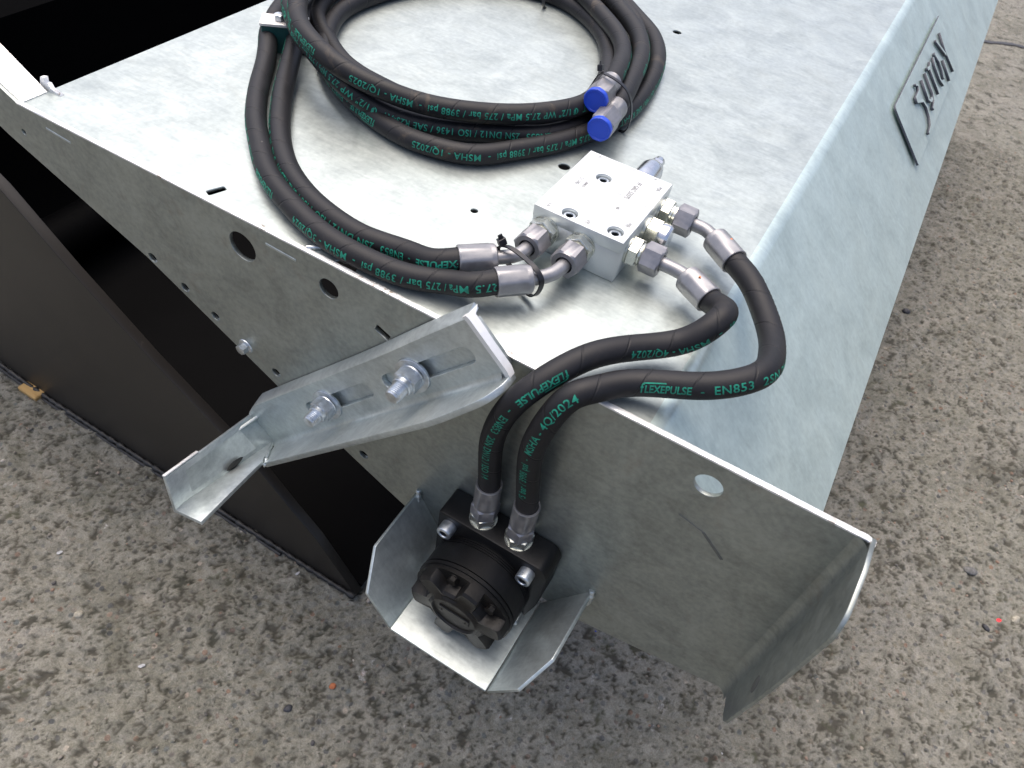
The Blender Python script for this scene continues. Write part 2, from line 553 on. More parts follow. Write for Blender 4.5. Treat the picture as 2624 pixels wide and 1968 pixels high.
def plate(outer, holes, thick, fr, bevel=0.0):
    """flat sheet with holes: 2D outline in the frame's xy, thickness along its +z"""
    cu = bpy.data.curves.new('tmp', 'CURVE')
    cu.dimensions = '2D'
    cu.fill_mode = 'BOTH'
    cu.extrude = thick / 2 - bevel
    cu.bevel_depth = bevel
    cu.bevel_resolution = 1
    if bevel:
        cu.offset = -bevel
    for pl in [outer] + list(holes):
        sp = cu.splines.new('POLY')
        sp.points.add(len(pl) - 1)
        for p, q in zip(sp.points, pl):
            p.co = (q[0], q[1], 0, 1)
        sp.use_cyclic_u = True
    o = bpy.data.objects.new('tmp', cu)
    COL.objects.link(o)
    dg = bpy.context.evaluated_depsgraph_get()
    me = bpy.data.meshes.new_from_object(o.evaluated_get(dg))
    bpy.data.objects.remove(o)
    bpy.data.curves.remove(cu)
    bm = bmesh.new()
    bm.from_mesh(me)
    bpy.data.meshes.remove(me)
    bmesh.ops.remove_doubles(bm, verts=bm.verts, dist=1e-6)
    bmesh.ops.translate(bm, verts=bm.verts, vec=(0, 0, thick / 2))
    bmesh.ops.transform(bm, matrix=fr, verts=bm.verts)
    bmesh.ops.recalc_face_normals(bm, faces=bm.faces)
    return bm

def spline(pts, step=0.003):
    """natural cubic through the points, resampled at equal arc steps"""
    P = np.array(pts, float)
    n = len(P)
    t = np.concatenate([[0], np.cumsum(np.sqrt(np.linalg.norm(np.diff(P, axis=0), axis=1)) ** 1.2)])
    h = np.diff(t)
    A = np.zeros((n, n))
    B = np.zeros((n, 3))
    A[0, 0] = A[-1, -1] = 1
    for i in range(1, n - 1):
        A[i, i - 1], A[i, i], A[i, i + 1] = h[i - 1], 2 * (h[i - 1] + h[i]), h[i]
        B[i] = 6 * ((P[i + 1] - P[i]) / h[i] - (P[i] - P[i - 1]) / h[i - 1])
    Mm = np.linalg.solve(A, B)
    out = []
    for i in range(n - 1):
        tt = np.linspace(0, h[i], 60, endpoint=(i == n - 2))
        for x in tt:
            a = (h[i] - x) / h[i]
            b = x / h[i]
            out.append(a * P[i] + b * P[i + 1] + ((a ** 3 - a) * Mm[i] + (b ** 3 - b) * Mm[i + 1]) * h[i] ** 2 / 6)
    out = np.array(out)
    L = np.concatenate([[0], np.cumsum(np.linalg.norm(np.diff(out, axis=0), axis=1))])
    m = max(4, int(L[-1] / step))
    s = np.linspace(0, L[-1], m + 1)
    return np.stack([np.interp(s, L, out[:, k]) for k in range(3)], 1), s

def transport(P, up=(0, 0, 1)):
    T = np.gradient(P, axis=0)
    T /= np.linalg.norm(T, axis=1)[:, None]
    N = np.zeros_like(P)
    u = np.array(up, float)
    u = u - T[0] * (u @ T[0])
    N[0] = u / np.linalg.norm(u)
    for i in range(1, len(P)):
        u = N[i - 1] - T[i] * (N[i - 1] @ T[i])
        N[i] = u / np.linalg.norm(u)
    return T, N, np.cross(T, N)

def sweep(P, N, B, radii, seg=22, uv_s=None, caps=True):
    n = len(P)
    ang = np.linspace(0, 2 * np.pi, seg, endpoint=False)
    rad = np.broadcast_to(np.asarray(radii, float), (n,))
    V = (P[:, None, :] + rad[:, None, None] * (np.cos(ang)[None, :, None] * N[:, None, :] + np.sin(ang)[None, :, None] * B[:, None, :])).reshape(-1, 3)
    faces = []
    uvs = []
    for i in range(n - 1):
        for k in range(seg):
            k2 = (k + 1) % seg
            faces.append((i * seg + k, i * seg + k2, (i + 1) * seg + k2, (i + 1) * seg + k))
            if uv_s is not None:
                uvs += [(uv_s[i], k / seg), (uv_s[i], (k + 1) / seg), (uv_s[i + 1], (k + 1) / seg), (uv_s[i + 1], k / seg)]
    if caps:
        faces.append(tuple(range(seg))[::-1])
        faces.append(tuple(range((n - 1) * seg, n * seg)))
        if uv_s is not None:
            uvs += [(0, 0)] * (2 * seg)
    return V, faces, uvs

def tube(name, pts, r, m, parent, step=0.003, seg=20, radii=None):
    P, s = spline(pts, step)
    T, N, B = transport(P)
    V, F, _ = sweep(P, N, B, r if radii is None else radii(s), seg)
    return obj(name, (V.tolist(), F), m, parent, smooth=50)

def ribbon(P, wdir, width, thick):
    """flat strap swept along a closed path; wdir = direction across the strap"""
    P = np.array(P)
    n = len(P)
    T = np.roll(P, -1, 0) - np.roll(P, 1, 0)
    T /= np.linalg.norm(T, axis=1)[:, None]
    W = np.broadcast_to(np.array(wdir, float), P.shape)
    W = W - T * np.sum(T * W, axis=1)[:, None]
    W /= np.linalg.norm(W, axis=1)[:, None]
    Nn = np.cross(T, W)
    V = []
    for i in range(n):
        for a, b in ((-1, -1), (1, -1), (1, 1), (-1, 1)):
            V.append(tuple(P[i] + W[i] * a * width / 2 + Nn[i] * b * thick / 2))
    F = []
    for i in range(n):
        j = (i + 1) % n
        for k in range(4):
            k2 = (k + 1) % 4
            F.append((i * 4 + k, i * 4 + k2, j * 4 + k2, j * 4 + k))
    return V, F

def closed_spline(pts, step=0.002):
    n = len(pts)
    ext = list(pts[-3:]) + list(pts) + list(pts[:4])
    P, s = spline(ext, step)
    a = np.argmin(np.linalg.norm(P[:len(P) // 2] - np.array(pts[0]), axis=1))
    half = len(P) // 2
    b = half + np.argmin(np.linalg.norm(P[half:] - np.array(pts[0]), axis=1))
    return P[a:b]

# ------------------------------------------------------------------ lettering
def glyphs(text, size, xscale=1.0, shear=0.0, offset=0.0, spacing=1.0):
    cu = bpy.data.curves.new('tmp', 'FONT')
    cu.body = text
    cu.size = 1.0            # full size first: tiny outlines fill badly
    cu.shear = shear
    cu.offset = offset / size
    cu.space_character = spacing
    cu.resolution_u = 3
    o = bpy.data.objects.new('tmp', cu)
    COL.objects.link(o)
    dg = bpy.context.evaluated_depsgraph_get()
    me = bpy.data.meshes.new_from_object(o.evaluated_get(dg))
    bpy.data.objects.remove(o)
    bpy.data.curves.remove(cu)
    bm = bmesh.new()
    bm.from_mesh(me)
    bpy.data.meshes.remove(me)
    for v in bm.verts:
        v.co.x *= xscale * size
        v.co.y *= size
        v.co.z = 0
    return bm

def text_flat(text, size, origin, xdir, ydir, xscale=1.0, offset=0.0):
    bm = glyphs(text, size, xscale, offset=offset)
    x, y = Vector(xdir).normalized(), Vector(ydir).normalized()
    o = Vector(origin)
    for v in bm.verts:
        v.co = o + x * v.co.x + y * v.co.y
    return bm

def hose_print(date):
    """the run of print that repeats along a hose; x along, y up, centred on its height"""
    h = 0.0094
    f = glyphs('f', h * 1.25, 0.85, 0.12, offset=0.00026)
    w_f = max(v.co.x for v in f.verts)
    lex = glyphs('LEXEPULSE', h * 0.96, 0.88, 0.12, offset=0.00022)
    for v in lex.verts:
        v.co.x += w_f * 0.90
    w1 = max(v.co.x for v in lex.verts)
    bar = bmesh.new()
    x0, x1 = w_f * 0.8, w_f + (w1 - w_f) * 0.47
    q = [bar.verts.new((x, y, 0)) for x, y in ((x0, h * 0.80), (x1, h * 0.80), (x1, h * 0.92), (x0, h * 0.92))]
    bar.faces.new(q)
    rest = glyphs('-  EN853  2SN DN12 / ISO 1436 / SAE R2S-AT  \u03a61/2" WP 27.5 MPa / 275 bar / 3988 psi  -  MSHA - ' + date, h * 1.06, 0.915, offset=0.00014, spacing=1.09)
    for v in rest.verts:
        v.co.x += w1 + 0.006
    bm = join(f, lex, bar, rest)
    for v in bm.verts:
        v.co.y -= h * 0.35
    bmesh.ops.triangulate(bm, faces=bm.faces)
    for _ in range(4):
        long = [e for e in bm.edges if e.calc_length() > 0.0024]
        if not long:
            break
        bmesh.ops.subdivide_edges(bm, edges=long, cuts=1)
        bmesh.ops.triangulate(bm, faces=[f_ for f_ in bm.faces if len(f_.verts) > 3])
    bm.verts.ensure_lookup_table()
    V = np.array([v.co[:] for v in bm.verts])
    F = np.array([[v.index for v in f_.verts] for f_ in bm.faces])
    bm.free()
    return V, F
PRINT = {}
HOSE_R = 0.01125

class Hose:
    def __init__(self, root, pts, m, up=(0, 0, 1), name='rubber_hose'):
        self.P, self.s = spline(pts, 0.003)
        self.T, self.N, self.B = transport(self.P, up)
        V, F, uv = sweep(self.P, self.N, self.B, HOSE_R, 24, self.s)
        self.o = obj(name, (V.tolist(), F), m, root)
        me = self.o.data
        l = me.uv_layers.new(name='UVMap')
        l.data.foreach_set('uv', np.array(uv, np.float32).ravel())
        me.polygons.foreach_set('use_smooth', [True] * len(me.polygons))
    def angle(self, s, d):
        i = int(np.clip(np.searchsorted(self.s, s), 0, len(self.s) - 1))
        d = np.array(d, float)
        return math.atan2(d @ self.B[i], d @ self.N[i])
    def lettering(self, date, starts, sgn, dirs, s0, s1, lift=0.00022):
        """starts: arc positions of the first letter; sgn: reading along (+1) or against (-1) the hose;
        dirs: [(s, outward direction)] where on its girth the print runs"""
        if date not in PRINT:
            PRINT[date] = hose_print(date)
        V, F = PRINT[date]
        ds = sorted(dirs)
        sa = [d[0] for d in ds]
        an = np.unwrap([self.angle(d[0], d[1]) for d in ds])
        for st in starts:
            s = st + sgn * V[:, 0]
            ph = np.interp(s, sa, an) - sgn * V[:, 1] / HOSE_R
            ok = (s > s0) & (s < s1)
            keep = ok[F].all(axis=1)
            if not keep.any():
                continue
            x = np.clip(s / self.s[-1] * (len(self.s) - 1), 0, len(self.s) - 1.001)
            i = x.astype(int)
            f = (x - i)[:, None]
            lp = lambda A: A[i] * (1 - f) + A[i + 1] * f
            Q = lp(self.P) + (HOSE_R + lift) * (np.cos(ph)[:, None] * lp(self.N) + np.sin(ph)[:, None] * lp(self.B))
            F2 = F[keep]
            used = np.unique(F2)
            re = np.full(len(Q), -1)
            re[used] = np.arange(len(used))
            obj('printed_lettering', (Q[used].tolist(), re[F2].tolist()), M['print'], self.o)

def ferrule(parent, a, b, r=0.0136, m=None, name='ferrule', flats=True):
    """crimped sleeve from a to b (hose enters at b)"""
    a, b = Vector(a), Vector(b)
    L = (b - a).length
    fr = frame(a, b - a, (0, 0, 1))
    bm = lathe([(0.0088, 0.0), (r * 0.86, 0.0), (r * 0.95, 0.0012), (r * 0.97, 0.004), (r * 0.965, 0.0055), (r, 0.0063), (r, L - 0.002), (r * 0.985, L - 0.0008), (r * 0.95, L), (HOSE_R * 1.01, L), (HOSE_R * 1.01, L - 0.004)], fr, 64)
    # eight crimp flats
    inv = fr.inverted()
    if flats:
        for v in bm.verts:
            q = inv @ v.co
            if 0.006 < q.z < L - 0.0015:
                rad = math.hypot(q.x, q.y)
                if rad > r * 0.9:
                    t = math.atan2(q.y, q.x)
                    d = (t + R(11)) % (math.pi / 4) - math.pi / 8
                    k = min(1.0, 0.945 / math.cos(d))
                    v.co = fr @ Vector((q.x * k, q.y * k, q.z))
    return obj(name, bm, m or M['tube_grey'], parent, smooth=28)

# ------------------------------------------------------------------ ground
ZG = -0.745
def band_noise(nx, ny, dx, lam, width, seed):
    rg = np.random.default_rng(seed)
    a = rg.standard_normal((ny, nx))
    f = np.fft.rfft2(a)
    ky = np.fft.fftfreq(ny, dx)[:, None]
    kx = np.fft.rfftfreq(nx, dx)[None, :]
    k = np.sqrt(kx ** 2 + ky ** 2) + 1e-9
    f *= np.exp(-(np.log(k * lam) ** 2) / (2 * width ** 2))
    g = np.fft.irfft2(f, s=(ny, nx))
    return g / g.std()
def sstep(x, a, b):
    t = np.clip((x - a) / (b - a), 0, 1)
    return t * t * (3 - 2 * t)
def ground():
    d = 0.0036
    x0, x1, y0, y1 = -1.40, 1.00, -0.62, 2.60
    nx, ny = int((x1 - x0) / d), int((y1 - y0) / d)
    xs = x0 + np.arange(nx) * d
    ys = y0 + np.arange(ny) * d
    big = band_noise(nx, ny, d, 0.35, 0.5, 1)
    mid = band_noise(nx, ny, d, 0.085, 0.45, 2)
    pa = band_noise(nx, ny, d, 0.042, 0.40, 3)
    pb = band_noise(nx, ny, d, 0.019, 0.38, 5)
    fine = band_noise(nx, ny, d, 0.009, 0.4, 4)
    st = band_noise(nx, ny, d, 0.030, 0.30, 8)
    dens = 0.40 * big + 0.45 * mid
    pit = np.maximum(sstep(0.95 * pa + 0.85 * pb + 0.75 * fine + 0.9 * dens, 1.45, 2.05), 0.9 * sstep(pb + 0.85 * fine + 0.75 * dens, 1.40, 2.0))
    pit = np.maximum(pit, 0.6 * sstep(fine + 0.3 * pa + 0.35 * dens, 1.45, 2.1))
    stone = sstep(st - 0.4 * dens, 1.35, 1.75) * (1 - pit)
    H = 0.0022 * big + 0.0022 * mid + 0.0010 * fine - 0.0052 * pit + 0.0013 * pb + 0.0020 * stone
    pit = np.clip(pit + 0.22 * sstep(pa + dens, 0.2, 1.2), 0, 1)
    # taper the relief out towards the far slab
    gx = [x0 - 0.02 * (1.35 ** k) for k in range(1, 24)][::-1]
    gx2 = [xs[-1] + 0.02 * (1.35 ** k) for k in range(1, 24)]
    gy = [y0 - 0.02 * (1.35 ** k) for k in range(1, 24)][::-1]
    gy2 = [ys[-1] + 0.03 * (1.30 ** k) for k in range(1, 27)]
    X = np.concatenate([gx, xs, gx2])
    Y = np.concatenate([gy, ys, gy2])
    HH = np.zeros((len(Y), len(X)))
    PP = np.zeros_like(HH)
    ed = np.minimum.reduce([np.arange(nx)[None, :] + np.zeros((ny, 1)), (nx - 1 - np.arange(nx))[None, :] + np.zeros((ny, 1)),
                            np.arange(ny)[:, None] + np.zeros((1, nx)), (ny - 1 - np.arange(ny))[:, None] + np.zeros((1, nx))])
    tp = sstep(ed, 0, 20)
    HH[len(gy):len(gy) + ny, len(gx):len(gx) + nx] = H * tp
    PP[len(gy):len(gy) + ny, len(gx):len(gx) + nx] = pit
    # outside the dense part the material takes the relief over
    far = np.ones_like(HH)
    far[len(gy):len(gy) + ny, len(gx):len(gx) + nx] = 1 - sstep(ed, 0, 60)
    GX, GY = np.meshgrid(X, Y)
    V = np.stack([GX.ravel(), GY.ravel(), (HH + ZG).ravel()], 1)
    nX, nY = len(X), len(Y)
    ii = (np.arange(nY - 1)[:, None] * nX + np.arange(nX - 1)[None, :]).ravel()
    F = np.stack([ii, ii + 1, ii + 1 + nX, ii + nX], 1)
    me = bpy.data.meshes.new('ground')
    me.vertices.add(len(V))
    me.vertices.foreach_set('co', V.ravel())
    me.loops.add(F.size)
    me.loops.foreach_set('vertex_index', F.ravel())
    me.polygons.add(len(F))
    me.polygons.foreach_set('loop_start', np.arange(0, F.size, 4))
    me.polygons.foreach_set('loop_total', np.full(len(F), 4))
    me.polygons.foreach_set('use_smooth', np.ones(len(F), bool))
    me.update()
    at = me.attributes.new('pit', 'FLOAT', 'POINT')
    at.data.foreach_set('value', (PP * (1 - far)).ravel().astype(np.float32))
    at2 = me.attributes.new('far', 'FLOAT', 'POINT')
    at2.data.foreach_set('value', far.ravel().astype(np.float32))
    me.materials.append(M['concrete'])
    o = bpy.data.objects.new('ground', me)
    COL.objects.link(o)
    o['kind'] = 'structure'
    # height lookup for the loose stones
    def hz(x, y):
        i, j = int((x - x0) / d), int((y - y0) / d)
        if 0 <= i < nx and 0 <= j < ny:
            return ZG + float((H * tp)[j, i])
        return ZG
    return hz
GH = ground()

V, F = [], []
rj = random.Random(3)
jp, js = spline([(-0.6, 3.30, 0), (0.0, 3.42, 0), (0.303, 3.526, 0), (0.38, 3.584, 0), (0.467, 3.619, 0), (0.9, 3.70, 0), (1.8, 3.86, 0)], 0.02)
for x, y, _ in jp:
    a, b = rj.uniform(0.006, 0.020), rj.uniform(0.006, 0.020)
    V += [(x, y - a, ZG + 0.004), (x, y + b, ZG + 0.004)]
for k in range(len(jp) - 1):
    F.append((2 * k, 2 * k + 2, 2 * k + 3, 2 * k + 1))
tag(obj('slab_joint', (V, F), M['pebble_dark'], None), kind='structure')

def pebble_bm(c, rx, ry, rz, rot, seed, sub=2):
    bm = bmesh.new()
    bmesh.ops.create_icosphere(bm, subdivisions=sub, radius=1.0)
    rg = random.Random(seed)
    dirs = [Vector((rg.uniform(-1, 1), rg.uniform(-1, 1), rg.uniform(-1, 1))).normalized() for _ in range(7)]
    lim = [rg.uniform(0.70, 0.95) for _ in dirs]
    for v in bm.verts:
        for dd, l in zip(dirs, lim):
            q = v.co.dot(dd)
            if q > l:
                v.co -= dd * (q - l) * 0.85
    m = Matrix.Translation(Vector(c)) @ Matrix.Rotation(rot, 4, 'Z') @ Matrix.Diagonal((rx, ry, rz, 1))
    bmesh.ops.transform(bm, matrix=m, verts=bm.verts)
    return bm

def debris(name, x, y, rx, ry, rz, rot, m, label, cat, group=None, sub=2):
    z = GH(x, y) + rz * 0.45
    o = obj(name, pebble_bm((x, y, z), rx, ry, rz, rot, int(1000 * (x + y + 9)), sub), m, None, smooth=40, loc=(x, y, z - rz * 0.45))
    return tag(o, label, cat, group)
debris('pebble', 0.584, 0.70, 0.015, 0.009, 0.006, 0.3, M['pebble_grey'], 'large smooth oval grey pebble lying on the concrete right of the hood corner', 'stone', 'loose stones on the concrete')
debris('pebble', 0.676, 0.648, 0.012, 0.007, 0.006, 1.2, M['pebble_pale'], 'pale pebble at the right edge of the photo beside the red scrap', 'stone', 'loose stones on the concrete')
debris('pebble', 0.361, 0.434, 0.007, 0.005, 0.005, 0.2, M['pebble_dark'], 'small black pebble on the concrete just right of the folded end flange', 'stone', 'loose stones on the concrete')
debris('pebble', 0.628, 0.599, 0.009, 0.005, 0.004, -0.6, M['pebble_dark'], 'dark slate chip on the concrete below the red scrap', 'stone', 'loose stones on the concrete')
debris('pebble', 0.335, 1.42, 0.011, 0.009, 0.007, 0.2, M['pebble_dark'], 'dark round pebble close under the sloping front panel edge', 'stone', 'loose stones on the concrete')
debris('pebble', -0.687, -0.24, 0.0075, 0.006, 0.005, 0.8, M['pebble_pale'], 'yellowish pale stone at the far left bottom of the concrete', 'stone', 'loose stones on the concrete')
debris('pebble', -0.32, -0.175, 0.008, 0.006, 0.004, 0.8, M['pebble_dark'], 'blue-black stone chip in the bottom left concrete below the bent bracket arm', 'stone', 'loose stones on the concrete')
debris('brick_chip', -0.285, -0.115, 0.006, 0.005, 0.004, 0.8, M['pebble_rust'], 'orange brick chip beside a cream stone in the bottom left concrete', 'stone chip')
debris('plastic_scrap', 0.650, 0.628, 0.007, 0.006, 0.0012, 0.5, M['red'], 'bright red plastic scrap lying on the concrete at the right', 'scrap', sub=1)
debris('plastic_scrap', 0.0245, 0.196, 0.004, 0.006, 0.0012, 0.5, M['blue'], 'tiny blue plastic scrap on the concrete below the motor guard', 'scrap', sub=1)
debris('paint_flake', -0.8, -0.185, 0.0060, 0.0034, 0.0012, 0.9, M['white_scrap'], 'white flake on the concrete at far left, below the black bucket', 'flake', 'white flakes on the concrete', sub=1)
debris('paint_flake', -0.4532, 0.0, 0.005, 0.0025, 0.001, 1.3, M['white_scrap'], 'thin white sliver on the concrete near the bucket tip', 'flake', 'white flakes on the concrete', sub=1)
debris('paint_flake', -0.545, -0.245, 0.0062, 0.0030, 0.0012, 0.9, M['white_scrap'], 'bluish white flake on the bottom left concrete', 'flake', 'white flakes on the concrete', sub=1)
debris('paint_flake', 0.275, 0.125, 0.0042, 0.0030, 0.001, 0.4, M['white_scrap'], 'small white flake on the concrete below the end flange at the bottom', 'flake', 'white flakes on the concrete', sub=1)
# fine loose grit
bms = bmesh.new()
rg = random.Random(77)
gm = []
V, F = [], []
ico = bmesh.new()
bmesh.ops.create_icosphere(ico, subdivisions=1, radius=1.0)
iv = [v.co.copy() for v in ico.verts]
iff = [[v.index for v in f.verts] for f in ico.faces]
ico.free()
for k in range(2600):
    x, y = rg.uniform(-1.3, 0.95), rg.uniform(-0.55, 1.45)
    r_ = rg.choice((0.0012, 0.0016, 0.002, 0.0026, 0.0036))
    z = GH(x, y) + r_ * 0.15
    a, c1, c2 = rg.uniform(0, 6), rg.uniform(0.6, 1.4), rg.uniform(0.4, 0.8)
    b0 = len(V)
    for q in iv:
        X, Y = q.x * r_ * c1, q.y * r_
        V.append((x + X * math.cos(a) - Y * math.sin(a), y + X * math.sin(a) + Y * math.cos(a), z + q.z * r_ * c2))
    F += [[i + b0 for i in f] for f in iff]
bms.free()
def grit_mat():
    m, nt, b = mat('mixed_grit')
    g = nt.nodes.new('ShaderNodeNewGeometry')
    nt.links.new(ramp(nt, g.outputs['Random Per Island'], [(0.0, (0.05, 0.05, 0.055)), (0.3, (0.15, 0.14, 0.12)), (0.6, (0.22, 0.20, 0.17)), (0.9, (0.22, 0.14, 0.10)), (1.0, (0.4, 0.38, 0.34))]), b.inputs['Base Color'])
    b.inputs['Roughness'].default_value = 0.8
    return m
o = obj('grit', (V, F), grit_mat(), None, smooth=60)
tag(o, 'fine loose grit scattered over the weathered concrete', 'grit', None, 'stuff')

# ------------------------------------------------------------------ black bucket the hood is mounted on
bk = thing('loader_bucket', (-0.85, 0.02, ZG), 'black painted loader bucket standing open on the concrete behind the galvanised hood', 'bucket')
fy = lambda y: Matrix(((1, 0, 0, 0), (0, 0, -1, y), (0, 1, 0, 0), (0, 0, 0, 1)))    # plate xy -> world xz, thickness towards -y
side_poly = [(-0.346, -0.738), (-0.419, -0.622), (-0.467, -0.572), (-0.515, -0.515), (-0.587, -0.466), (-0.692, -0.386), (-0.81, -0.28), (-0.90, -0.187), (-1.02, -0.11), (-1.42, -0.10),
             (-1.42, -0.52), (-1.36, -0.64), (-1.27, -0.705), (-1.12, -0.738)]
NEAR_Y = 0.020
def yaw(bm):
    for v in bm.verts:
        v.co.y += (v.co.x + 0.346) * 0.022
    return bm
obj('side_plate', plate(side_poly, [], 0.016, fy(NEAR_Y + 0.016), 0.001), M['bucket_side'], bk)
for ob in list(bk.children):
    pass
obj('side_plate', plate(side_poly, [], 0.016, fy(2.58), 0.001), M['bucket_side'], bk)
shell = [(-0.35, -0.742), (-1.10, -0.742), (-1.20, -0.735), (-1.28, -0.705), (-1.35, -0.64), (-1.39, -0.54), (-1.40, -0.243), (-1.55, -0.10)]
V, F = [], []
for x, z in shell:
    V += [(x, NEAR_Y + 0.018, z), (x, 2.562, z)]
for x, z in shell:
    V += [(x + 0.004, NEAR_Y + 0.018, z + 0.012), (x + 0.004, 2.562, z + 0.012)]
n = len(shell)
for i in range(n - 1):
    F.append((2 * i, 2 * i + 1, 2 * i + 3, 2 * i + 2))
    F.append((2 * n + 2 * i + 2, 2 * n + 2 * i + 3, 2 * n + 2 * i + 1, 2 * n + 2 * i))
F += [(0, 2 * n, 2 * n + 1, 1), (2 * n - 2, 2 * n - 1, 4 * n - 1, 4 * n - 2)]
for i in range(n - 1):
    F += [(2 * i, 2 * i + 2, 2 * n + 2 * i + 2, 2 * n + 2 * i), (2 * i + 1, 2 * n + 2 * i + 1, 2 * n + 2 * i + 3, 2 * i + 3)]
obj('shell', (V, F), M['bucket'], bk, smooth=35)
# rough weld bead and wear strip along the foot of the side plate
bot = [(-0.346, -0.735), (-0.42, -0.738), (-0.50, -0.738), (-0.60, -0.739), (-0.70, -0.738), (-0.80, -0.738), (-0.90, -0.738), (-1.0, -0.738), (-1.12, -0.735), (-1.27, -0.703), (-1.36, -0.638), (-1.42, -0.52)]
P, s_ = spline([(x, NEAR_Y - 0.004, z) for x, z in bot], 0.006)
T_, N_, B_ = transport(P)
rr = 0.0048 + 0.0012 * np.sin(np.arange(len(P)) * 1.7) + RNG.normal(0, 0.0008, len(P))
Vw, Fw, _ = sweep(P, N_, B_, rr, 8)
obj('weld_bead', (Vw.tolist(), Fw), M['weld_dark'], bk, smooth=70)
P, s_ = spline([(x, NEAR_Y - 0.009, z - 0.0055) for x, z in bot[2:]], 0.012)
T_, N_, B_ = transport(P)
Vw, Fw, _ = sweep(P, N_, B_, 0.0035, 6)
obj('wear_strip', (Vw.tolist(), Fw), M['weld_dark'], bk, smooth=30)
# stiffening tube across the inside back
obj('stiffener', lathe([(0, 0), (0.05, 0), (0.05, 2.4), (0, 2.4)], frame((-1.30, 0.06, -0.62), (0, 1, 0)), 20), M['bucket'], bk, smooth=40)

tb = obj('timber_block', box(-1.140, -1.090, -0.001, 0.10, -0.744, -0.732, 0.003), M['timber'], None, loc=(-1.1, 0.03, -0.742))
tag(tb, 'yellowish timber block under the foot of the black bucket', 'timber')

# sweeping brush inside the hood (turned by the motor); it keeps the inside dark
def brush_mat():
    m, nt, b = mat('black_bristles')
    p = pos_vec(nt, (60, 300, 60))
    nt.links.new(ramp(nt, noise(nt, p, 2.0, 3), [(0.3, (0.004, 0.004, 0.004)), (0.7, (0.014, 0.014, 0.014))]), b.inputs['Base Color'])
    b.inputs['Roughness'].default_value = 0.9
    b.inputs['Specular IOR Level'].default_value = 0.1
    return m
bb = lathe([(0.02, 0.0)] + [(0.190 + 0.008 * math.sin(k * 1.3), 0.002 + 2.44 * k / 160) for k in range(161)] + [(0.02, 2.444)], frame((-0.1075, 0.100, -0.297), (0, 1, 0), (1, 0, 0)), 48)
tag(obj('brush_roller', bb, brush_mat(), None, smooth=60, loc=(-0.1075, 0.10, -0.297)), 'black bristle sweeping brush hidden in the dark under the hood', 'brush')

# ------------------------------------------------------------------ galvanised hood
hood = thing('sweeper_hood', (0, 0, 0), 'galvanised steel sweeper hood with flat top, sloping front and perforated side plate', 'sweeper hood')
YE = 2.60
TH = R(43)
# flat top sheet
top_holes = [circle(-0.268, 0.1538, 0.0042, 14), circle(-0.2341, 0.287, 0.0070, 18), circle(-0.2696, 0.7182, 0.007, 16),
             rounded([(-0.487, 0.0120), (-0.479, 0.0085), (-0.4725, 0.0265), (-0.480, 0.029)], 0.002, 3)]
fz = Matrix.Translation((0, 0, -0.003))
obj('top_panel', plate([(-0.737, 0.0045), (-0.327, 0.0045), (-0.324, 0.0125), (-0.305, 0.0150), (-0.301, 0.0045), (-0.0085, 0.0045), (-0.0085, YE), (-0.737, YE)], top_holes, 0.003, fz), M['galv_top'], hood)
# bend and sloping front sheet
rb = 0.022
tl = rb * math.tan(TH / 2)
prof = [(-0.0085, 0.0)]
for k in range(0, 9):
    a = TH * k / 8
    prof.append((-tl + 0.0 + rb * math.sin(a), -rb + rb * math.cos(a)))
LF = 0.2335
prof.append((LF * math.cos(TH), -LF * math.sin(TH)))
prof = [p for i, p in enumerate(prof) if i == 0 or p[0] > prof[i - 1][0] + 1e-5]
V, F = [], []
th_ = 0.003
for x, z in prof:
    V += [(x, 0.0045, z), (x, YE, z)]
for x, z in prof:
    V += [(x - 0.002, 0.0045, z - th_), (x - 0.002, YE, z - th_)]
n = len(prof)
for i in range(n - 1):
    F.append((2 * i, 2 * i + 2, 2 * i + 3, 2 * i + 1))
    F.append((2 * n + 2 * i, 2 * n + 2 * i + 1, 2 * n + 2 * i + 3, 2 * n + 2 * i + 2))
F.append((2 * n - 2, 4 * n - 2, 4 * n - 1, 2 * n - 1))
F.append((0, 1, 2 * n + 1, 2 * n))
for i in range(n - 1):
    F += [(2 * i, 2 * n + 2 * i, 2 * n + 2 * i + 2, 2 * i + 2), (2 * i + 1, 2 * i + 3, 2 * n + 2 * i + 3, 2 * n + 2 * i + 1)]
obj('front_panel', (V, F), M['galv_front'], hood, smooth=20)

# near side plate with its holes
side = [(0.172, -0.0005), (-0.7365, -0.0005), (-0.90, 0.083), (-0.945, 0.041), (-0.7776, -0.051), (-0.595, -0.130), (-0.41, -0.2395), (-0.2729, -0.3107), (-0.205, -0.3445), (0.0023, -0.3505), (0.06, -0.338), (0.172, -0.3125)]
side = [(x, z + 0.002 if z > -0.01 and z < 0.01 else z) for x, z in side]
holes = [circle(-0.4353, -0.0345, 0.0165, 30), circle(-0.3291, -0.0303, 0.0112, 26), circle(0.0537, -0.0279, 0.0122, 26),
         circle(-0.5849, -0.1262, 0.0062, 16), circle(-0.5418, -0.1465, 0.0060, 16), circle(-0.5016, -0.1674, 0.0060, 16), circle(-0.4193, -0.2084, 0.0060, 16), circle(-0.2975, -0.2707, 0.0062, 16),
         [(-0.2735, -0.0435), (-0.2580, -0.0505), (-0.2617, -0.0585), (-0.2768, -0.0515)],
         circle(-0.7445, -0.035, 0.0035, 12)]
obj('side_plate', plate(side, holes, 0.0045, fy(0.0045), 0.0005), M['galv_side'], hood)
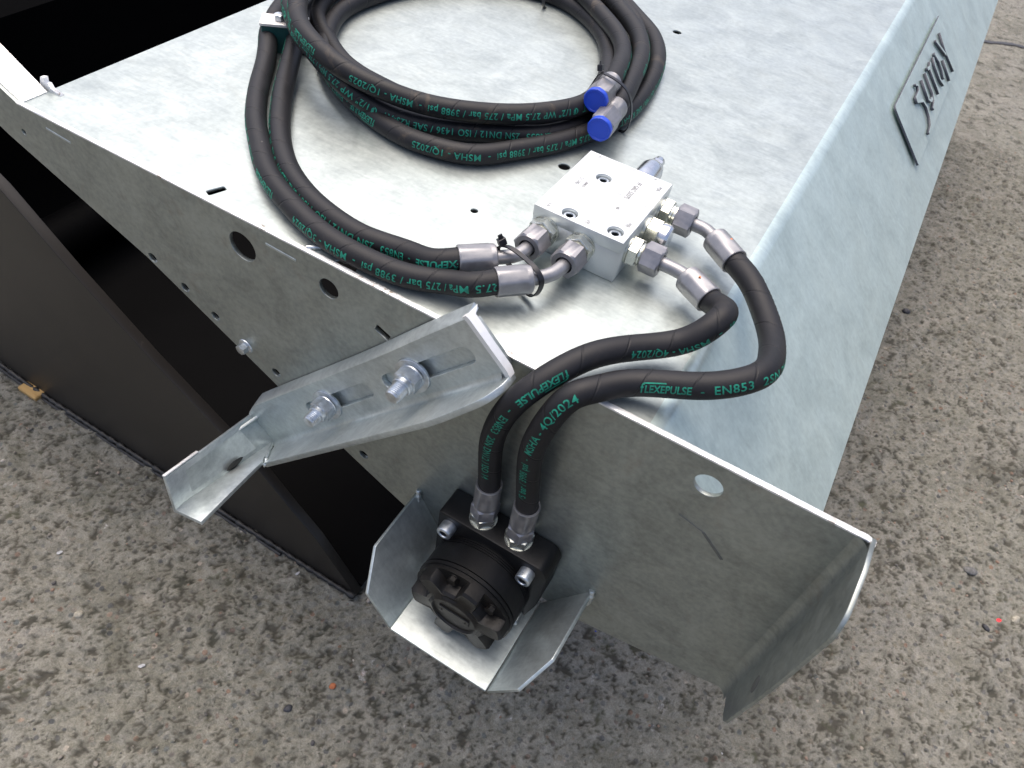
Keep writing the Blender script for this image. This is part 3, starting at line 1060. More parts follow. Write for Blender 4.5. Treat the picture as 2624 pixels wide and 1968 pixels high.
# bright cut edge along the top of the side plate: rounded cap sitting on the plate
def edge_strip(pts, y0, y1, h):
    V, F = [], []
    sec = [(y0 - 0.0002, -0.0012), (y0 - 0.0002, h * 0.6), (y0 + 0.0010, h), (y1 - 0.0010, h), (y1 + 0.0003, h * 0.6), (y1 + 0.0003, -0.0012)]
    for (x, z) in pts:
        for (yy, hh) in sec:
            V.append((x, yy, z + hh + random.uniform(-0.0002, 0.0002)))
    k = len(sec)
    for i in range(len(pts) - 1):
        for j in range(k - 1):
            F.append((i * k + j, i * k + j + 1, (i + 1) * k + j + 1, (i + 1) * k + j))
    F.append(tuple(range(k)))
    F.append(tuple(range((len(pts) - 1) * k, len(pts) * k))[::-1])
    return V, F
xs_ = np.linspace(-0.737, 0.1765, 120)
obj('plate_edge', edge_strip([(x, 0.0016 - max(0.0, x - 0.170) ** 2 * 60) for x in xs_], 0.0, 0.0045, 0.0011), M['galv_edge'], hood, smooth=60)
# far side plate
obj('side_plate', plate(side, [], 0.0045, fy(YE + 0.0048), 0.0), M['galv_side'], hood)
# folded end flange of the near side plate
fx = Matrix(((0, 0, 1, 0.1720), (1, 0, 0, 0), (0, 1, 0, 0), (0, 0, 0, 1)))     # plate xy -> world yz, thickness +x
fl = rounded([(0.0045, 0.0016), (-0.026, 0.001), (-0.062, -0.010), (-0.0705, -0.026), (-0.0695, -0.072), (-0.0665, -0.140), (-0.053, -0.268), (-0.046, -0.280), (0.0045, -0.3125)], [0, 0.004, 0.008, 0.006, 0, 0.02, 0.01, 0.006, 0], 4)
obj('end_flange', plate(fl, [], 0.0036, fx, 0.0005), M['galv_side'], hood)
V, F = [], []
for k in range(9):
    a_ = math.pi / 2 * k / 8
    for zz in (0.0010, -0.3125):
        V.append((0.1722 - 0.011 * (1 - math.sin(a_)), -0.0001 - 0.011 * (1 - math.cos(a_)), zz))
for k in range(8):
    F.append((2 * k, 2 * k + 1, 2 * k + 3, 2 * k + 2))
obj('flange_bend', (V, F), M['galv_side'], hood, smooth=60)
obj('stain_patch', pebble_bm((0.1719, -0.040, -0.195), 0.0006, 0.009, 0.011, 0.0, 12), M['galv_stain'], hood, smooth=60)
# shallow closed slots where tabs of the top sheet are welded through, slightly proud
for (xa, za, xb, zb, wd, mm) in ((-0.6987, -0.0124, -0.6636, -0.0152, 0.0028, 'galv_bar'), (-0.4027, -0.0144, -0.3664, -0.0159, 0.0030, 'galv_bar'),
                             (0.0690, -0.0860, 0.0942, -0.1086, 0.0030, 'galv_stain'), (0.0443, -0.0792, 0.0690, -0.0858, 0.0010, 'galv_stain'), (-0.085, -0.004, -0.070, -0.010, 0.003, 'bucket')):
    a = math.atan2(zb - za, xb - xa)
    fr = Matrix.Translation(((xa + xb) / 2, 0, (za + zb) / 2)) @ Matrix.Rotation(-a, 4, 'Y')
    L = math.hypot(xb - xa, zb - za)
    obj('weld_tab', box(-L / 2, L / 2, -0.0005, 0.002, -wd / 2, wd / 2, 0.0003, 1, fr), M[mm], hood)
obj('weld_pin', lathe([(0, 0), (0.0022, 0), (0.0022, 0.013), (0.0018, 0.0135), (0, 0.0135)], frame((-0.3555, 0.0045, 0.0024), (0.75, 0.65, 0.0)), 14), M['bolt'], hood, smooth=40)
# arm that carries on up to the left from the top sheet
d = Vector((-0.1635, 0, 0.0835)).normalized()
V = [(-0.735, 0.0045, 0.001), (-0.735, 0.0350, 0.001), (-0.93, 0.046, 0.100), (-0.93, 0.0045, 0.100)]
V += [(x, y, z - 0.004) for x, y, z in V]
obj('arm_plate', (V, [(0, 3, 2, 1), (4, 5, 6, 7), (0, 1, 5, 4), (1, 2, 6, 5), (2, 3, 7, 6), (3, 0, 4, 7)]), M['galv_edge'], hood)
V = [(-0.7345, 0.046, -0.002), (-0.7165, 0.050, -0.002), (-0.757, 0.049, 0.014), (-0.766, 0.049, 0.022), (-0.772, 0.049, 0.021), (-0.772, 0.049, -0.016)]
lug = [(-0.744, 0.0132), (-0.7367, 0.0150), (-0.7385, 0.0085), (-0.7340, 0.0088), (-0.7320, 0.0040), (-0.7190, 0.0008), (-0.7190, -0.0020), (-0.7455, -0.0140), (-0.754, -0.0060)]
obj('lug', plate(lug, [], 0.005, fy(0.043), 0.0004), M['galv_edge'], hood)
# dark hinge lug hanging under the side plate, left
obj('hinge_lug', plate(circle(-0.66, -0.17, 0.045, 24, 0.06, 0.5), [], 0.012, fy(0.10), 0.002), M['bucket'], hood)
# flange bolt on the side plate
hb = obj('flange_bolt', hexnut(0.0115, 0.0075, frame((-0.4613, -0.0018, -0.191), (0, -1, 0), (1, 0, 0)), rot=0.4), M['bolt'], hood, smooth=25)
obj('flange', lathe([(0, 0), (0.0098, 0), (0.0094, 0.0010), (0.0070, 0.0022), (0, 0.0022)], frame((-0.4613, -0.0001, -0.191), (0, -1, 0)), 28), M['bolt'], hb, smooth=30)

# name plate on the sloping front
e1 = Vector((0, 1, 0))
e2 = Vector((math.cos(TH), 0, -math.sin(TH)))
nF = Vector((math.sin(TH), 0, math.cos(TH)))
frF = Matrix((e2, e1, e2.cross(e1))).transposed().to_4x4()     # xy = (down slope, along)
frF.translation = nF * 0.0034
def onface(y, dd, h=0.0):
    return e1 * y + e2 * dd + nF * h
pl = rounded([(0.0700, 0.836), (0.0700, 1.292), (0.1700, 1.292), (0.1700, 0.832)], [0.010, 0.006, 0.006, 0.003], 4)
np_ = obj('name_plate', plate(pl, [], 0.0034, frF, 0.0003), M['galv_front'], hood)
strokes = {
    'S': [[(0.957, 0.0845), (0.968, 0.090), (0.962, 0.0975), (0.945, 0.0985), (0.932, 0.0985), (0.930, 0.1035), (0.945, 0.1085), (0.962, 0.1150), (0.969, 0.1290), (0.962, 0.1450), (0.949, 0.1555), (0.924, 0.1580)]],
    'U': [[(1.003, 0.0935), (0.9945, 0.1270), (1.004, 0.1330), (1.017, 0.1330)], [(1.036, 0.0940), (1.032, 0.1300), (1.021, 0.1420), (0.999, 0.1455)]],
    'T': [[(1.087, 0.0940), (1.070, 0.1020), (1.066, 0.1450)], [(1.0554, 0.0945), (1.078, 0.0990)]],
    'O': [[(1.1165, 0.0955), (1.1075, 0.1084), (1.1045, 0.1326), (1.1135, 0.1472)], [(1.1327, 0.0945), (1.1424, 0.1122), (1.1404, 0.1316), (1.1302, 0.1416)]],
    'I': [[(1.1740, 0.1215), (1.1655, 0.1595)]],
    'Y': [[(1.173, 0.0845), (1.204, 0.1225)], [(1.2213, 0.0850), (1.2102, 0.1190), (1.2144, 0.1590)]]}
def stroke_outline(p, wd):
    p = [Vector((b, a)) for a, b in p]           # (down, along)
    L, Rr = [], []
    for i in range(len(p)):
        t = (p[min(i + 1, len(p) - 1)] - p[max(i - 1, 0)]).normalized()
        nn = Vector((-t.y, t.x))
        k = wd * (0.5 if len(p) < 5 or 2 < i < len(p) - 3 else 0.32)
        L.append(tuple(p[i] + nn * k))
        Rr.append(tuple(p[i] - nn * k))
    return L + Rr[::-1]
for k in 'SUTOIY':
    bms = []
    for st in strokes[k]:
        f2 = frF.copy()
        f2.translation = nF * 0.0078
        bms.append(plate(stroke_outline(st, 0.0054), [], 0.0046, f2, 0.0))
    obj('raised_letter', join(*bms), M['galv_front'], np_)
def shade_edges(o, nrm):  # gives the side faces the dark painted-shade material
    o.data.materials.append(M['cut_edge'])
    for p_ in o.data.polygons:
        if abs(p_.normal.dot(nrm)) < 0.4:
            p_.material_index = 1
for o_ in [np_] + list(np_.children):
    shade_edges(o_, nF)
for y, dd in ((1.272, 0.0833), (1.0649, 0.0851), (1.2683, 0.1573), (0.857, 0.0862), (1.0608, 0.1559), (0.8528, 0.1586)):
    obj('rivet', lathe([(0.0042, 0), (0.0040, 0.0012), (0.0028, 0.0026), (0.0, 0.0031)], frame(onface(y, dd, 0.0034), nF), 14), M['steel_bright'], np_, smooth=50)

# ------------------------------------------------------------------ motor guard welded under the side plate (U channel)
gx = [(-0.2190, -0.2800), (-0.1700, -0.3630), (-0.0445, -0.3630), (0.0035, -0.2770)]
tg = 0.004
def wing(name, a, b, poly):
    """poly in (outward, along a->b fraction) -> sheet of thickness tg"""
    a, b = Vector((a[0], 0, a[1])), Vector((b[0], 0, b[1]))
    dirv = (b - a)
    L = dirv.length
    dirv.normalize()
    fr = Matrix((Vector((0, -1, 0)), dirv, Vector((0, -1, 0)).cross(dirv))).transposed().to_4x4()
    fr.translation = a
    return obj(name, plate([(u, v * L) for u, v in poly], [], tg, fr, 0.0006), M['galv_guard'], hood)
wing('guard_wing', gx[1], gx[0], rounded([(0.0, 0.0), (0.120, 0.0), (0.120, 0.62), (0.082, 0.975), (0.0, 1.0)], [0, 0, 0.012, 0.006, 0], 4))
wing('guard_floor', gx[1], gx[2], [(0.0, 0.004), (0.1215, 0.004), (0.1215, 0.996), (0.0, 0.996)])
wing('guard_wing', gx[3], gx[2], rounded([(0.0, 0.0), (0.086, 0.02), (0.120, 0.36), (0.120, 1.0), (0.0, 1.0)], [0, 0.006, 0.012, 0, 0], 4))
for (x, z) in ((-0.2185, -0.2765), (0.0045, -0.2735)):
    P, s_ = spline([(x, -0.001, z + 0.002), (x + 0.002, -0.004, z - 0.006), (x * 0.985, -0.003, z - 0.025)], 0.002)
    T_, N_, B_ = transport(P)
    Vw, Fw, _ = sweep(P, N_, B_, 0.0032 + 0.0008 * np.sin(np.arange(len(P)) * 2.1), 8)
    obj('weld_bead', (Vw.tolist(), Fw), M['galv_bar'], hood, smooth=70)

# ------------------------------------------------------------------ adjustable angle bracket bolted to the side plate
br = thing('angle_bracket', (-0.30, -0.01, -0.19), 'galvanised slotted angle bracket with a mitred arm, bolted across the hood side plate', 'bracket')
A0 = Vector((-0.4250, 0, -0.3290))
ad = Vector((0.670, 0, 0.742)).normalized()         # along the leg
an = Vector((-ad.z, 0, ad.x))                        # across it, up to the left
YF = -0.018                                           # outer face of the slotted leg, standing off the side plate
frA = Matrix((ad, an, Vector((0, -1, 0)))).transposed().to_4x4()
frA.translation = A0 + Vector((0, YF + 0.0060, 0))
LA = 0.4450
legA = rounded([(0.0, -0.003), (LA - 0.004, -0.003), (LA, 0.002), (LA, 0.053), (LA - 0.004, 0.0590), (0.29, 0.0563), (0.03, 0.0563), (0.0, 0.0480)], [0, 0.003, 0.004, 0.004, 0.004, 0, 0, 0], 4)
def slot(x0, x1, y, r):
    return [(x1 - r + r * math.cos(t), y + r * math.sin(t)) for t in np.linspace(-math.pi / 2, math.pi / 2, 9)] + [(x0 + r + r * math.cos(t), y + r * math.sin(t)) for t in np.linspace(math.pi / 2, 3 * math.pi / 2, 9)]
obj('slotted_leg', plate(legA, [slot(0.130, 0.263, 0.0270, 0.0088), slot(0.288, 0.424, 0.0275, 0.0088)], 0.0060, frA, 0.0006), M['galv_bar'], br)
obj('packer', plate([(0.02, 0.002), (LA - 0.006, 0.002), (LA - 0.006, 0.050), (0.03, 0.050)], [], 0.0115, frA @ Matrix.Translation((0, 0, -0.0117)), 0.0), M['galv_bar'], br)
# top flange folded back towards the side plate, cut away to nothing at the left and flared at the upper end
V, F = [], []
NT = 30
for k in range(NT + 1):
    t = k / NT
    x = 0.004 + t * (LA - 0.003)
    n0 = 0.0480 + 0.0083 * min(1.0, x / 0.03) + 0.0027 * float(sstep(np.array(t), 0.62, 1.0))
    back = 0.0165 - 0.0015 * float(sstep(np.array(t), 0.7, 1.0))
    lift = 0.0042 + 0.0012 * math.sin(9 * t) * 0.3
    for yy, nn in ((YF - 0.0004, n0 - 0.0050), (YF - 0.0007, n0 - 0.0010), (YF + 0.0012, n0 + 0.0008), (YF + back, n0 + lift), (YF + back, n0 + lift - 0.006)):
        V.append(tuple(A0 + ad * x + an * nn + Vector((0, yy, 0))))
for k in range(NT):
    for j in range(5):
        j2 = (j + 1) % 5
        F.append((k * 5 + j, k * 5 + j2, (k + 1) * 5 + j2, (k + 1) * 5 + j))
F += [tuple(range(5)), tuple(range(NT * 5, NT * 5 + 5))[::-1]]
obj('top_flange', (V, F), M['galv_bar'], br, smooth=40)
# bright sheared end of the leg
V, F = [], []
ends = [(LA + 0.0012, 0.0605, 0.0165), (LA + 0.0022, 0.0560, 0.0080), (LA + 0.0022, 0.030, 0.0072), (LA + 0.0022, 0.004, 0.0072), (LA + 0.0010, -0.003, 0.006)]
for x, nn, bk_ in ends:
    for yy, xx in ((YF - 0.0008, x - 0.005), (YF - 0.0010, x), (YF + bk_, x), (YF + bk_, x - 0.005)):
        V.append(tuple(A0 + ad * xx + an * nn + Vector((0, yy, 0))))
for k in range(len(ends) - 1):
    for j in range(4):
        j2 = (j + 1) % 4
        F.append((k * 4 + j, k * 4 + j2, (k + 1) * 4 + j2, (k + 1) * 4 + j))
F += [(0, 1, 2, 3), (19, 18, 17, 16)]
obj('sheared_end', (V, F), M['galv_edge'], br, smooth=40)
# projecting leg below the bolts
frB = Matrix((ad, Vector((0, -1, 0)), ad.cross(Vector((0, -1, 0))))).transposed().to_4x4()
frB.translation = A0 - an * 0.0012 + Vector((0, YF, 0))
legB = rounded([(-0.002, -0.0055), (LA, -0.0055), (LA + 0.002, 0.010), (LA - 0.012, 0.027), (LA - 0.07, 0.0405), (0.037, 0.0420)], [0, 0, 0.006, 0.010, 0.02, 0], 4)
obj('projecting_leg', plate(legB, [], 0.0065, frB, 0.0006), M['galv_bar'], br)
V, F = [], []
for k in range(2):
    x = 0.004 if k == 0 else LA - 0.006
    for j in range(6):
        a_ = math.pi / 2 * j / 5
        V.append(tuple(A0 + ad * x + an * (-0.0012 + 0.0055 * (1 - math.sin(a_))) + Vector((0, YF - 0.0055 * (1 - math.cos(a_)) , 0))))
for j in range(5):
    F.append((j, j + 1, 7 + j, 6 + j))
obj('inner_fillet', (V, F), M['galv_bar'], br, smooth=60)
# mitred arm that runs out from the side plate
def quadplate(p, t, name, m='galv_bar', side=1):
    p = [Vector(q) for q in p]
    nrm = ((p[1] - p[0]).cross(p[3] - p[0]) + (p[2] - p[1]).cross(p[0] - p[1])).normalized() * t * side
    bm = bmesh.new()
    a = [bm.verts.new(q) for q in p]
    b = [bm.verts.new(q + nrm) for q in p]
    bm.faces.new(a)
    bm.faces.new(b[::-1])
    for k in range(4):
        k2 = (k + 1) % 4
        bm.faces.new((a[k], b[k], b[k2], a[k2]))
    bmesh.ops.recalc_face_normals(bm, faces=bm.faces)
    bmesh.ops.bevel(bm, geom=list(bm.edges), offset=0.0009, segments=2, profile=0.5, affect='EDGES')
    return obj(name, bm, M[m], br, smooth=30)
F0 = A0 + Vector((0, YF, 0))
F1 = Vector((-0.4290, -0.1655, -0.2960))
U0 = A0 + an * 0.0475 + Vector((0, YF, 0))
U1 = F1 + Vector((-0.0115, 0.0090, 0.0475))
S1 = F1 + Vector((0.0440, 0.0010, 0.0125))
S0 = A0 + ad * 0.038 - an * 0.002 + Vector((0, YF - 0.0425, 0))
quadplate([F0, F1, U1, U0], 0.005, 'arm_upright', side=-1)
quadplate([F0, F1, S1, S0], 0.005, 'arm_shelf', side=1)
up_n = ((F1 - F0).cross(U0 - F0) + (U1 - F1).cross(F0 - F1)).normalized() * -0.005
Um = U1 + (U0 - U1) * 0.36
lift = Vector((0, 0, 0.0004))
quadplate([U1 + lift - up_n * 0.03, Um + lift - up_n * 0.03, Um + lift + up_n * 1.03, U1 + lift + up_n * 1.03], 0.0022, 'ground_edge', 'galv_edge', side=-1)
Jt = U0 + (U1 - U0) * 0.05
quadplate([Jt + Vector((0.020, 0.050, 0.008)), Jt + Vector((-0.010, -0.105, -0.003)), Jt + Vector((-0.020, -0.10, -0.030)), Jt + Vector((0.0, 0.045, -0.040))], 0.004, 'gusset')
P, s_ = spline([F0 + ad * 0.002 + Vector((0, -0.004, 0.002)), F0 + ad * 0.016 + Vector((0, -0.018, 0.001)), S0 + Vector((0, 0.004, 0.002)), S0 + Vector((0.001, -0.001, -0.004))], 0.002)
T_, N_, B_ = transport(P)
Vw, Fw, _ = sweep(P, N_, B_, 0.0018 + 0.0008 * np.sin(np.arange(len(P)) * 1.9), 8)
obj('weld_bead', (Vw.tolist(), Fw), M['galv_bar'], br, smooth=70)
# bare patch where the zinc missed, on the arm
qa = F0 + (F1 - F0) * 0.42
obj('bare_patch', pebble_bm(qa + Vector((0.0015, 0.0, 0.0125)), 0.0012, 0.014, 0.0065, -0.05, 5), M['weld_dark'], br)
# the two threaded studs with washer and nut
def stud(x, z, tip):
    fr = frame((x, YF, z), (0, -1, 0), (1, 0, 0))
    prof = [(0.0001, 0.002)]
    zz = 0.004
    prof.append((0.0074, zz))
    while zz < tip - 0.003:
        prof += [(0.0079, zz + 0.0005), (0.0070, zz + 0.0015)]
        zz += 0.002
    prof += [(0.0074, tip - 0.0015), (0.0062, tip), (0.0, tip)]
    b = obj('threaded_bolt', lathe(prof, fr, 28), M['bolt'], br, smooth=35)
    fw = frame((x, YF - 0.0008, z), (0.06, -1, 0.09), (1, 0, 0))
    obj('washer', lathe([(0.0085, 0), (0.0182, 0), (0.0182, 0.0022), (0.0178, 0.0026), (0.0085, 0.0026)], fw, 40), M['bolt'], b, smooth=30)
    fn = frame((x, YF - 0.0030, z), (0, -1, 0), (1, 0, 0))
    obj('flange_nut', join(lathe([(0.0076, -0.0003), (0.0130, -0.0003), (0.0126, 0.0012), (0.0076, 0.0012)], fn, 28), hexnut(0.0225, 0.0125, fn, hole=0.0076, rot=0.5),
                           lathe([(0.0076, 0.0123), (0.0100, 0.0123), (0.0100, 0.0165), (0.0092, 0.0175), (0.0076, 0.0175)], fn, 28)), M['bolt'], b, smooth=25)
stud(-0.3268, -0.1800, 0.0320)
stud(-0.2190, -0.0605, 0.0345)

# ------------------------------------------------------------------ hydraulic motor
mo = thing('hydraulic_motor', (-0.1075, 0, -0.29), 'black hydraulic motor with a scalloped end cover, sitting in the galvanised guard', 'motor')
blk = rounded([(-0.1700, -0.226), (-0.0460, -0.226), (-0.0380, -0.238), (-0.0400, -0.300), (-0.0520, -0.348), (-0.163, -0.348), (-0.1715, -0.330)], [0.004, 0.006, 0.008, 0.01, 0.01, 0.01, 0.006], 4)
obj('port_block', plate(blk, [], 0.035, fy(-0.0006), 0.0015), M['motor'], mo, smooth=30)
AX, AZ = -0.1075, -0.297
frm = frame((AX, -0.033, AZ), (0, -1, 0), (1, 0, 0))
rm = 0.0575
bp = [(0, 0), (rm * 0.985, 0)]
z = 0.0015
for k in range(4):
    bp += [(rm, z), (rm, z + 0.0016), (rm - 0.0010, z + 0.0018), (rm - 0.0010, z + 0.0024)]
    z += 0.0026
bp += [(rm, z), (rm, 0.0355), (rm - 0.0018, 0.0360), (rm - 0.0018, 0.0375), (rm + 0.0006, 0.0378), (rm + 0.0006, 0.0412), (rm - 0.0012, 0.0416), (rm - 0.0012, 0.0428), (rm - 0.0005, 0.0432)]
body = obj('body', lathe(bp + [(0.03, 0.0432)], frm, 72), M['motor'], mo, smooth=28)
# end cover with seven scallops, a bolt in each
def star(r0, r1, zz, nn=168, lobes=6, ph=0.0, flat=0.30):
    out = []
    for k in range(nn):
        a = 2 * math.pi * k / nn
        q = 0.5 + 0.5 * math.cos(lobes * (a - ph))
        q = float(sstep(np.array(q), flat, 1 - flat * 0.55))
        out.append((r0 + (r1 - r0) * q, a, zz))
    return out
PH = R(105)
rings = [star(rm - 0.0006, rm - 0.0006, 0.0430), star(rm - 0.0006, rm - 0.0004, 0.0465), star(0.0385, rm - 0.0006, 0.0475, ph=PH + math.pi / 6), star(0.0370, rm - 0.0010, 0.0585, ph=PH + math.pi / 6), star(0.0345, rm - 0.0035, 0.0615, ph=PH + math.pi / 6), star(0.0305, 0.0330, 0.0610, ph=PH + math.pi / 6), star(0.0285, 0.0285, 0.0632), star(0.0270, 0.0270, 0.0637), star(0.0255, 0.0255, 0.0612), star(0.0005, 0.0005, 0.0612)]
V, F = [], []
for rg_ in rings:
    for r_, a, zz in rg_:
        V.append(tuple(frm @ Vector((r_ * math.cos(a), r_ * math.sin(a), zz))))
nn = 168
for i in range(len(rings) - 1):
    for k in range(nn):
        k2 = (k + 1) % nn
        F.append((i * nn + k, i * nn + k2, (i + 1) * nn + k2, (i + 1) * nn + k))
cov = obj('end_cover', (V, F), M['motor_worn'], mo, smooth=32)
obj('type_plate', join(box(-0.0185, 0.0185, -0.0060, 0.0060, 0.0605, 0.0628, 0.0006, 1, frm), lathe([(0.0001, 0.0626), (0.0012, 0.0632), (0.0012, 0.060)], frm @ Matrix.Translation((-0.0145, 0, 0.0)), 12), lathe([(0.0001, 0.0626), (0.0012, 0.0632), (0.0012, 0.060)], frm @ Matrix.Translation((0.0145, 0, 0.0)), 12)), M['motor_worn'], cov)
for k in range(6):
    a = PH + 2 * math.pi * k / 6
    r_ = 0.0475
    fb = frm @ Matrix.Translation((r_ * math.cos(a), r_ * math.sin(a), 0.0466))
    obj('cover_bolt', join(hexnut(0.0098, 0.0060, fb, rot=k * 0.7), lathe([(0.0001, 0.0), (0.0064, 0.0), (0.0064, 0.0010), (0.0001, 0.0010)], fb, 18)), M['motor_worn'], cov, smooth=25)
for a, r_ in ((2.62, 0.052), (2.2, 0.051)):
    q = frm @ Vector((r_ * math.cos(a) , r_ * math.sin(a), 0.0478))
    obj('rust_spot', pebble_bm(q, 0.0022, 0.0010, 0.0012, a, 3), M['rust'], cov)
def cap_screw(parent, x, y, z, axis, r=0.0086, h=0.0135, name='cap_screw'):
    fr = frame((x, y, z), axis, (0.3, 0.2, 1))
    prof = [(0.0001, 0.0), (r, 0.0), (r, h - 0.0014), (r - 0.0004, h - 0.0006), (r - 0.0014, h), (r * 0.58, h), (r * 0.52, h - 0.0010)]
    o = obj(name, lathe(prof, fr, 32), M['bolt'], parent, smooth=35)
    bm = bmesh.new()
    ro, n6 = r * 0.555, 6
    t = [bm.verts.new(fr @ Vector((ro * math.cos(math.pi / 3 * k), ro * math.sin(math.pi / 3 * k), h - 0.0010))) for k in range(6)]
    b = [bm.verts.new(fr @ Vector((ro * math.cos(math.pi / 3 * k), ro * math.sin(math.pi / 3 * k), h - 0.0060))) for k in range(6)]
    for k in range(6):
        bm.faces.new((t[k], b[k], b[(k + 1) % 6], t[(k + 1) % 6]))
    bm.faces.new(b)
    obj('hex_socket', bm, M['socket'], o)
    return o
for x in (-0.1555, -0.0595):
    cap_screw(mo, x, -0.0352, -0.243, (0, -1, 0))
    cap_screw(mo, x, -0.0352, -0.338, (0, -1, 0))
# zinc adapters screwed into the two ports
MP = [(-0.1265, -0.0175), (-0.0835, -0.0175)]
for i, (x, y) in enumerate(MP):
    fr = frame((x, y, -0.2262), (0, 0, 1), (1, 0, 0))
    obj('port_adapter', join(lathe([(0.001, 0), (0.0150, 0), (0.0150, 0.0018), (0.013, 0.0022)], fr, 36), hexnut(0.0262, 0.0125, fr @ Matrix.Translation((0, 0, 0.0018)), rot=0.3 + i * 0.4)), M['zinc'], mo, smooth=25)

# ------------------------------------------------------------------ valve block
vb = thing('valve_block', (-0.1527, 0.202, 0), 'bright machined aluminium valve block screwed flat on the hood top', 'valve block')
BX0, BX1, BY0, BY1, BH = -0.1990, -0.1066, 0.1425, 0.2625, 0.0465
scr = [(-0.1662, 0.2255), (-0.1662, 0.1520), (-0.1200, 0.1545)]
cb = [circle(x, y, 0.0078, 30) for x, y in scr]
blk_o = [(BX0, BY0), (BX1, BY0), (BX1, BY1), (BX0, BY1)]
obj('block_body', join(plate(blk_o, cb, 0.0125, Matrix.Translation((0, 0, BH - 0.0125)), 0.0005), plate([(a + (0.0004 if a < -0.15 else -0.0004), b + (0.0004 if b < 0.2 else -0.0004)) for a, b in blk_o], [], BH - 0.0125, Matrix.Translation((0, 0, 0.0003)), 0.0002)), M['alu'], vb)
for x, y in scr:
    cap_screw(vb, x, y, BH - 0.0124, (0, 0, 1), 0.0065, 0.0098)
# stamped lettering on the top
xd, yd = (0, -1, 0), (1, 0, 0)
def stamp(txt, size, x, y, xs=0.9, off=0.0):
    obj('stamped_lettering', text_flat(txt, size, (x, y, BH + 0.00025), xd, yd, xs, off), M['engrave'], vb)
stamp('VA', 0.0066, -0.1900, 0.1545)
stamp('VB', 0.0066, -0.1490, 0.1540)
stamp('MB', 0.0066, -0.1165, 0.1750)
stamp('MA', 0.0066, -0.1165, 0.2490)
stamp('1', 0.0066, -0.1150, 0.2100)
stamp('1', 0.0066, -0.1445, 0.2120)
stamp('2', 0.0070, -0.1485, 0.2600)
stamp('V3', 0.0060, -0.1880, 0.2600)
stamp('4', 0.0060, -0.1260, 0.2600)
stamp('FF GRC 53375', 0.0074, -0.1365, 0.2420, 0.76, 0.00018)
stamp('01', 0.0046, -0.1355, 0.1905, 1.0, 0.0002)
stamp('S1240', 0.0068, -0.1855, 0.2120, 0.85)
stamp('20M23', 0.0044, -0.1772, 0.2085, 0.9, 0.0001)
# relief cartridge at the back
frc = frame((-0.1405, BY1 - 0.0005, 0.0300), (0.0, 1, 0.0), (0, 0, 1))
ct = obj('relief_cartridge', lathe([(0.001, 0), (0.0140, 0), (0.0140, 0.005), (0.0128, 0.0055), (0.0128, 0.034), (0.0112, 0.040), (0.0085, 0.0440), (0.0060, 0.0445), (0.0060, 0.058), (0.0052, 0.060), (0.0, 0.060)], frc, 36), M['steel_bright'], vb, smooth=30)
obj('adjuster_nut', hexnut(0.0150, 0.0060, frc @ Matrix.Translation((0, 0, 0.0445)), rot=0.3), M['steel_bright'], ct, smooth=25)
# hex plug with its stepped cap, between the two motor ports
frp = frame((BX1 - 0.0003, 0.2055, 0.0250), (1, 0, 0), (0, 0, 1))
pg = obj('relief_plug', join(lathe([(0.001, 0), (0.0148, 0), (0.0148, 0.0035), (0.0125, 0.004)], frp, 36), hexnut(0.0252, 0.0125, frp @ Matrix.Translation((0, 0, 0.0035)), rot=0.26)), M['zinc'], vb, smooth=25)
obj('turned_cap', lathe([(0.001, 0.0155), (0.0128, 0.0155), (0.0136, 0.0170), (0.0136, 0.0235), (0.0118, 0.0262), (0.0085, 0.0265), (0.0, 0.0265)], frp, 40), M['steel_bright'], pg, smooth=28)
PORTS = {'MA': ((BX1, 0.2455, 0.0250), (1, 0, 0)), 'MB': ((BX1, 0.1675, 0.0250), (1, 0, 0)), 'VA': ((-0.1835, BY0, 0.0250), (0, -1, 0)), 'VB': ((-0.1450, BY0, 0.0250), (0, -1, 0))}
for k_, (p, ax) in PORTS.items():
    fr = frame(Vector(p) - Vector(ax) * 0.0003, ax, (0, 0, 1))
    obj('port_adapter', join(lathe([(0.001, 0), (0.0142, 0), (0.0142, 0.0022), (0.0130, 0.0026)], fr, 36),
                             hexnut(0.0255, 0.0100, fr @ Matrix.Translation((0, 0, 0.0022)), rot=0.52 + 0.3 * len(k_)),
                             lathe([(0.0108, 0.0120), (0.0108, 0.0140), (0.0098, 0.0146), (0.0108, 0.0152), (0.0108, 0.0180)], fr, 30)), M['zinc'], vb, smooth=25)

# ------------------------------------------------------------------ hoses
def swivel_nut(parent, p, ax, off, h=0.0185, af=0.0262, rot=0.52):
    fr = frame(Vector(p) + Vector(ax) * off, ax, (0, 0, 1))
    return obj('union_nut', hexnut(af, h, fr, hole=0.0082, rot=rot, chamf=0.18), M['nut_grey'], parent, smooth=25)

def elbow(parent, pts):
    return tube('elbow_tube', pts, 0.0066, M['tube_grey'], parent, 0.002, 24)

def extrap(a, b, k):
    a, b = Vector(a), Vector(b)
    return tuple(b + (b - a).normalized() * k)

HO = {}
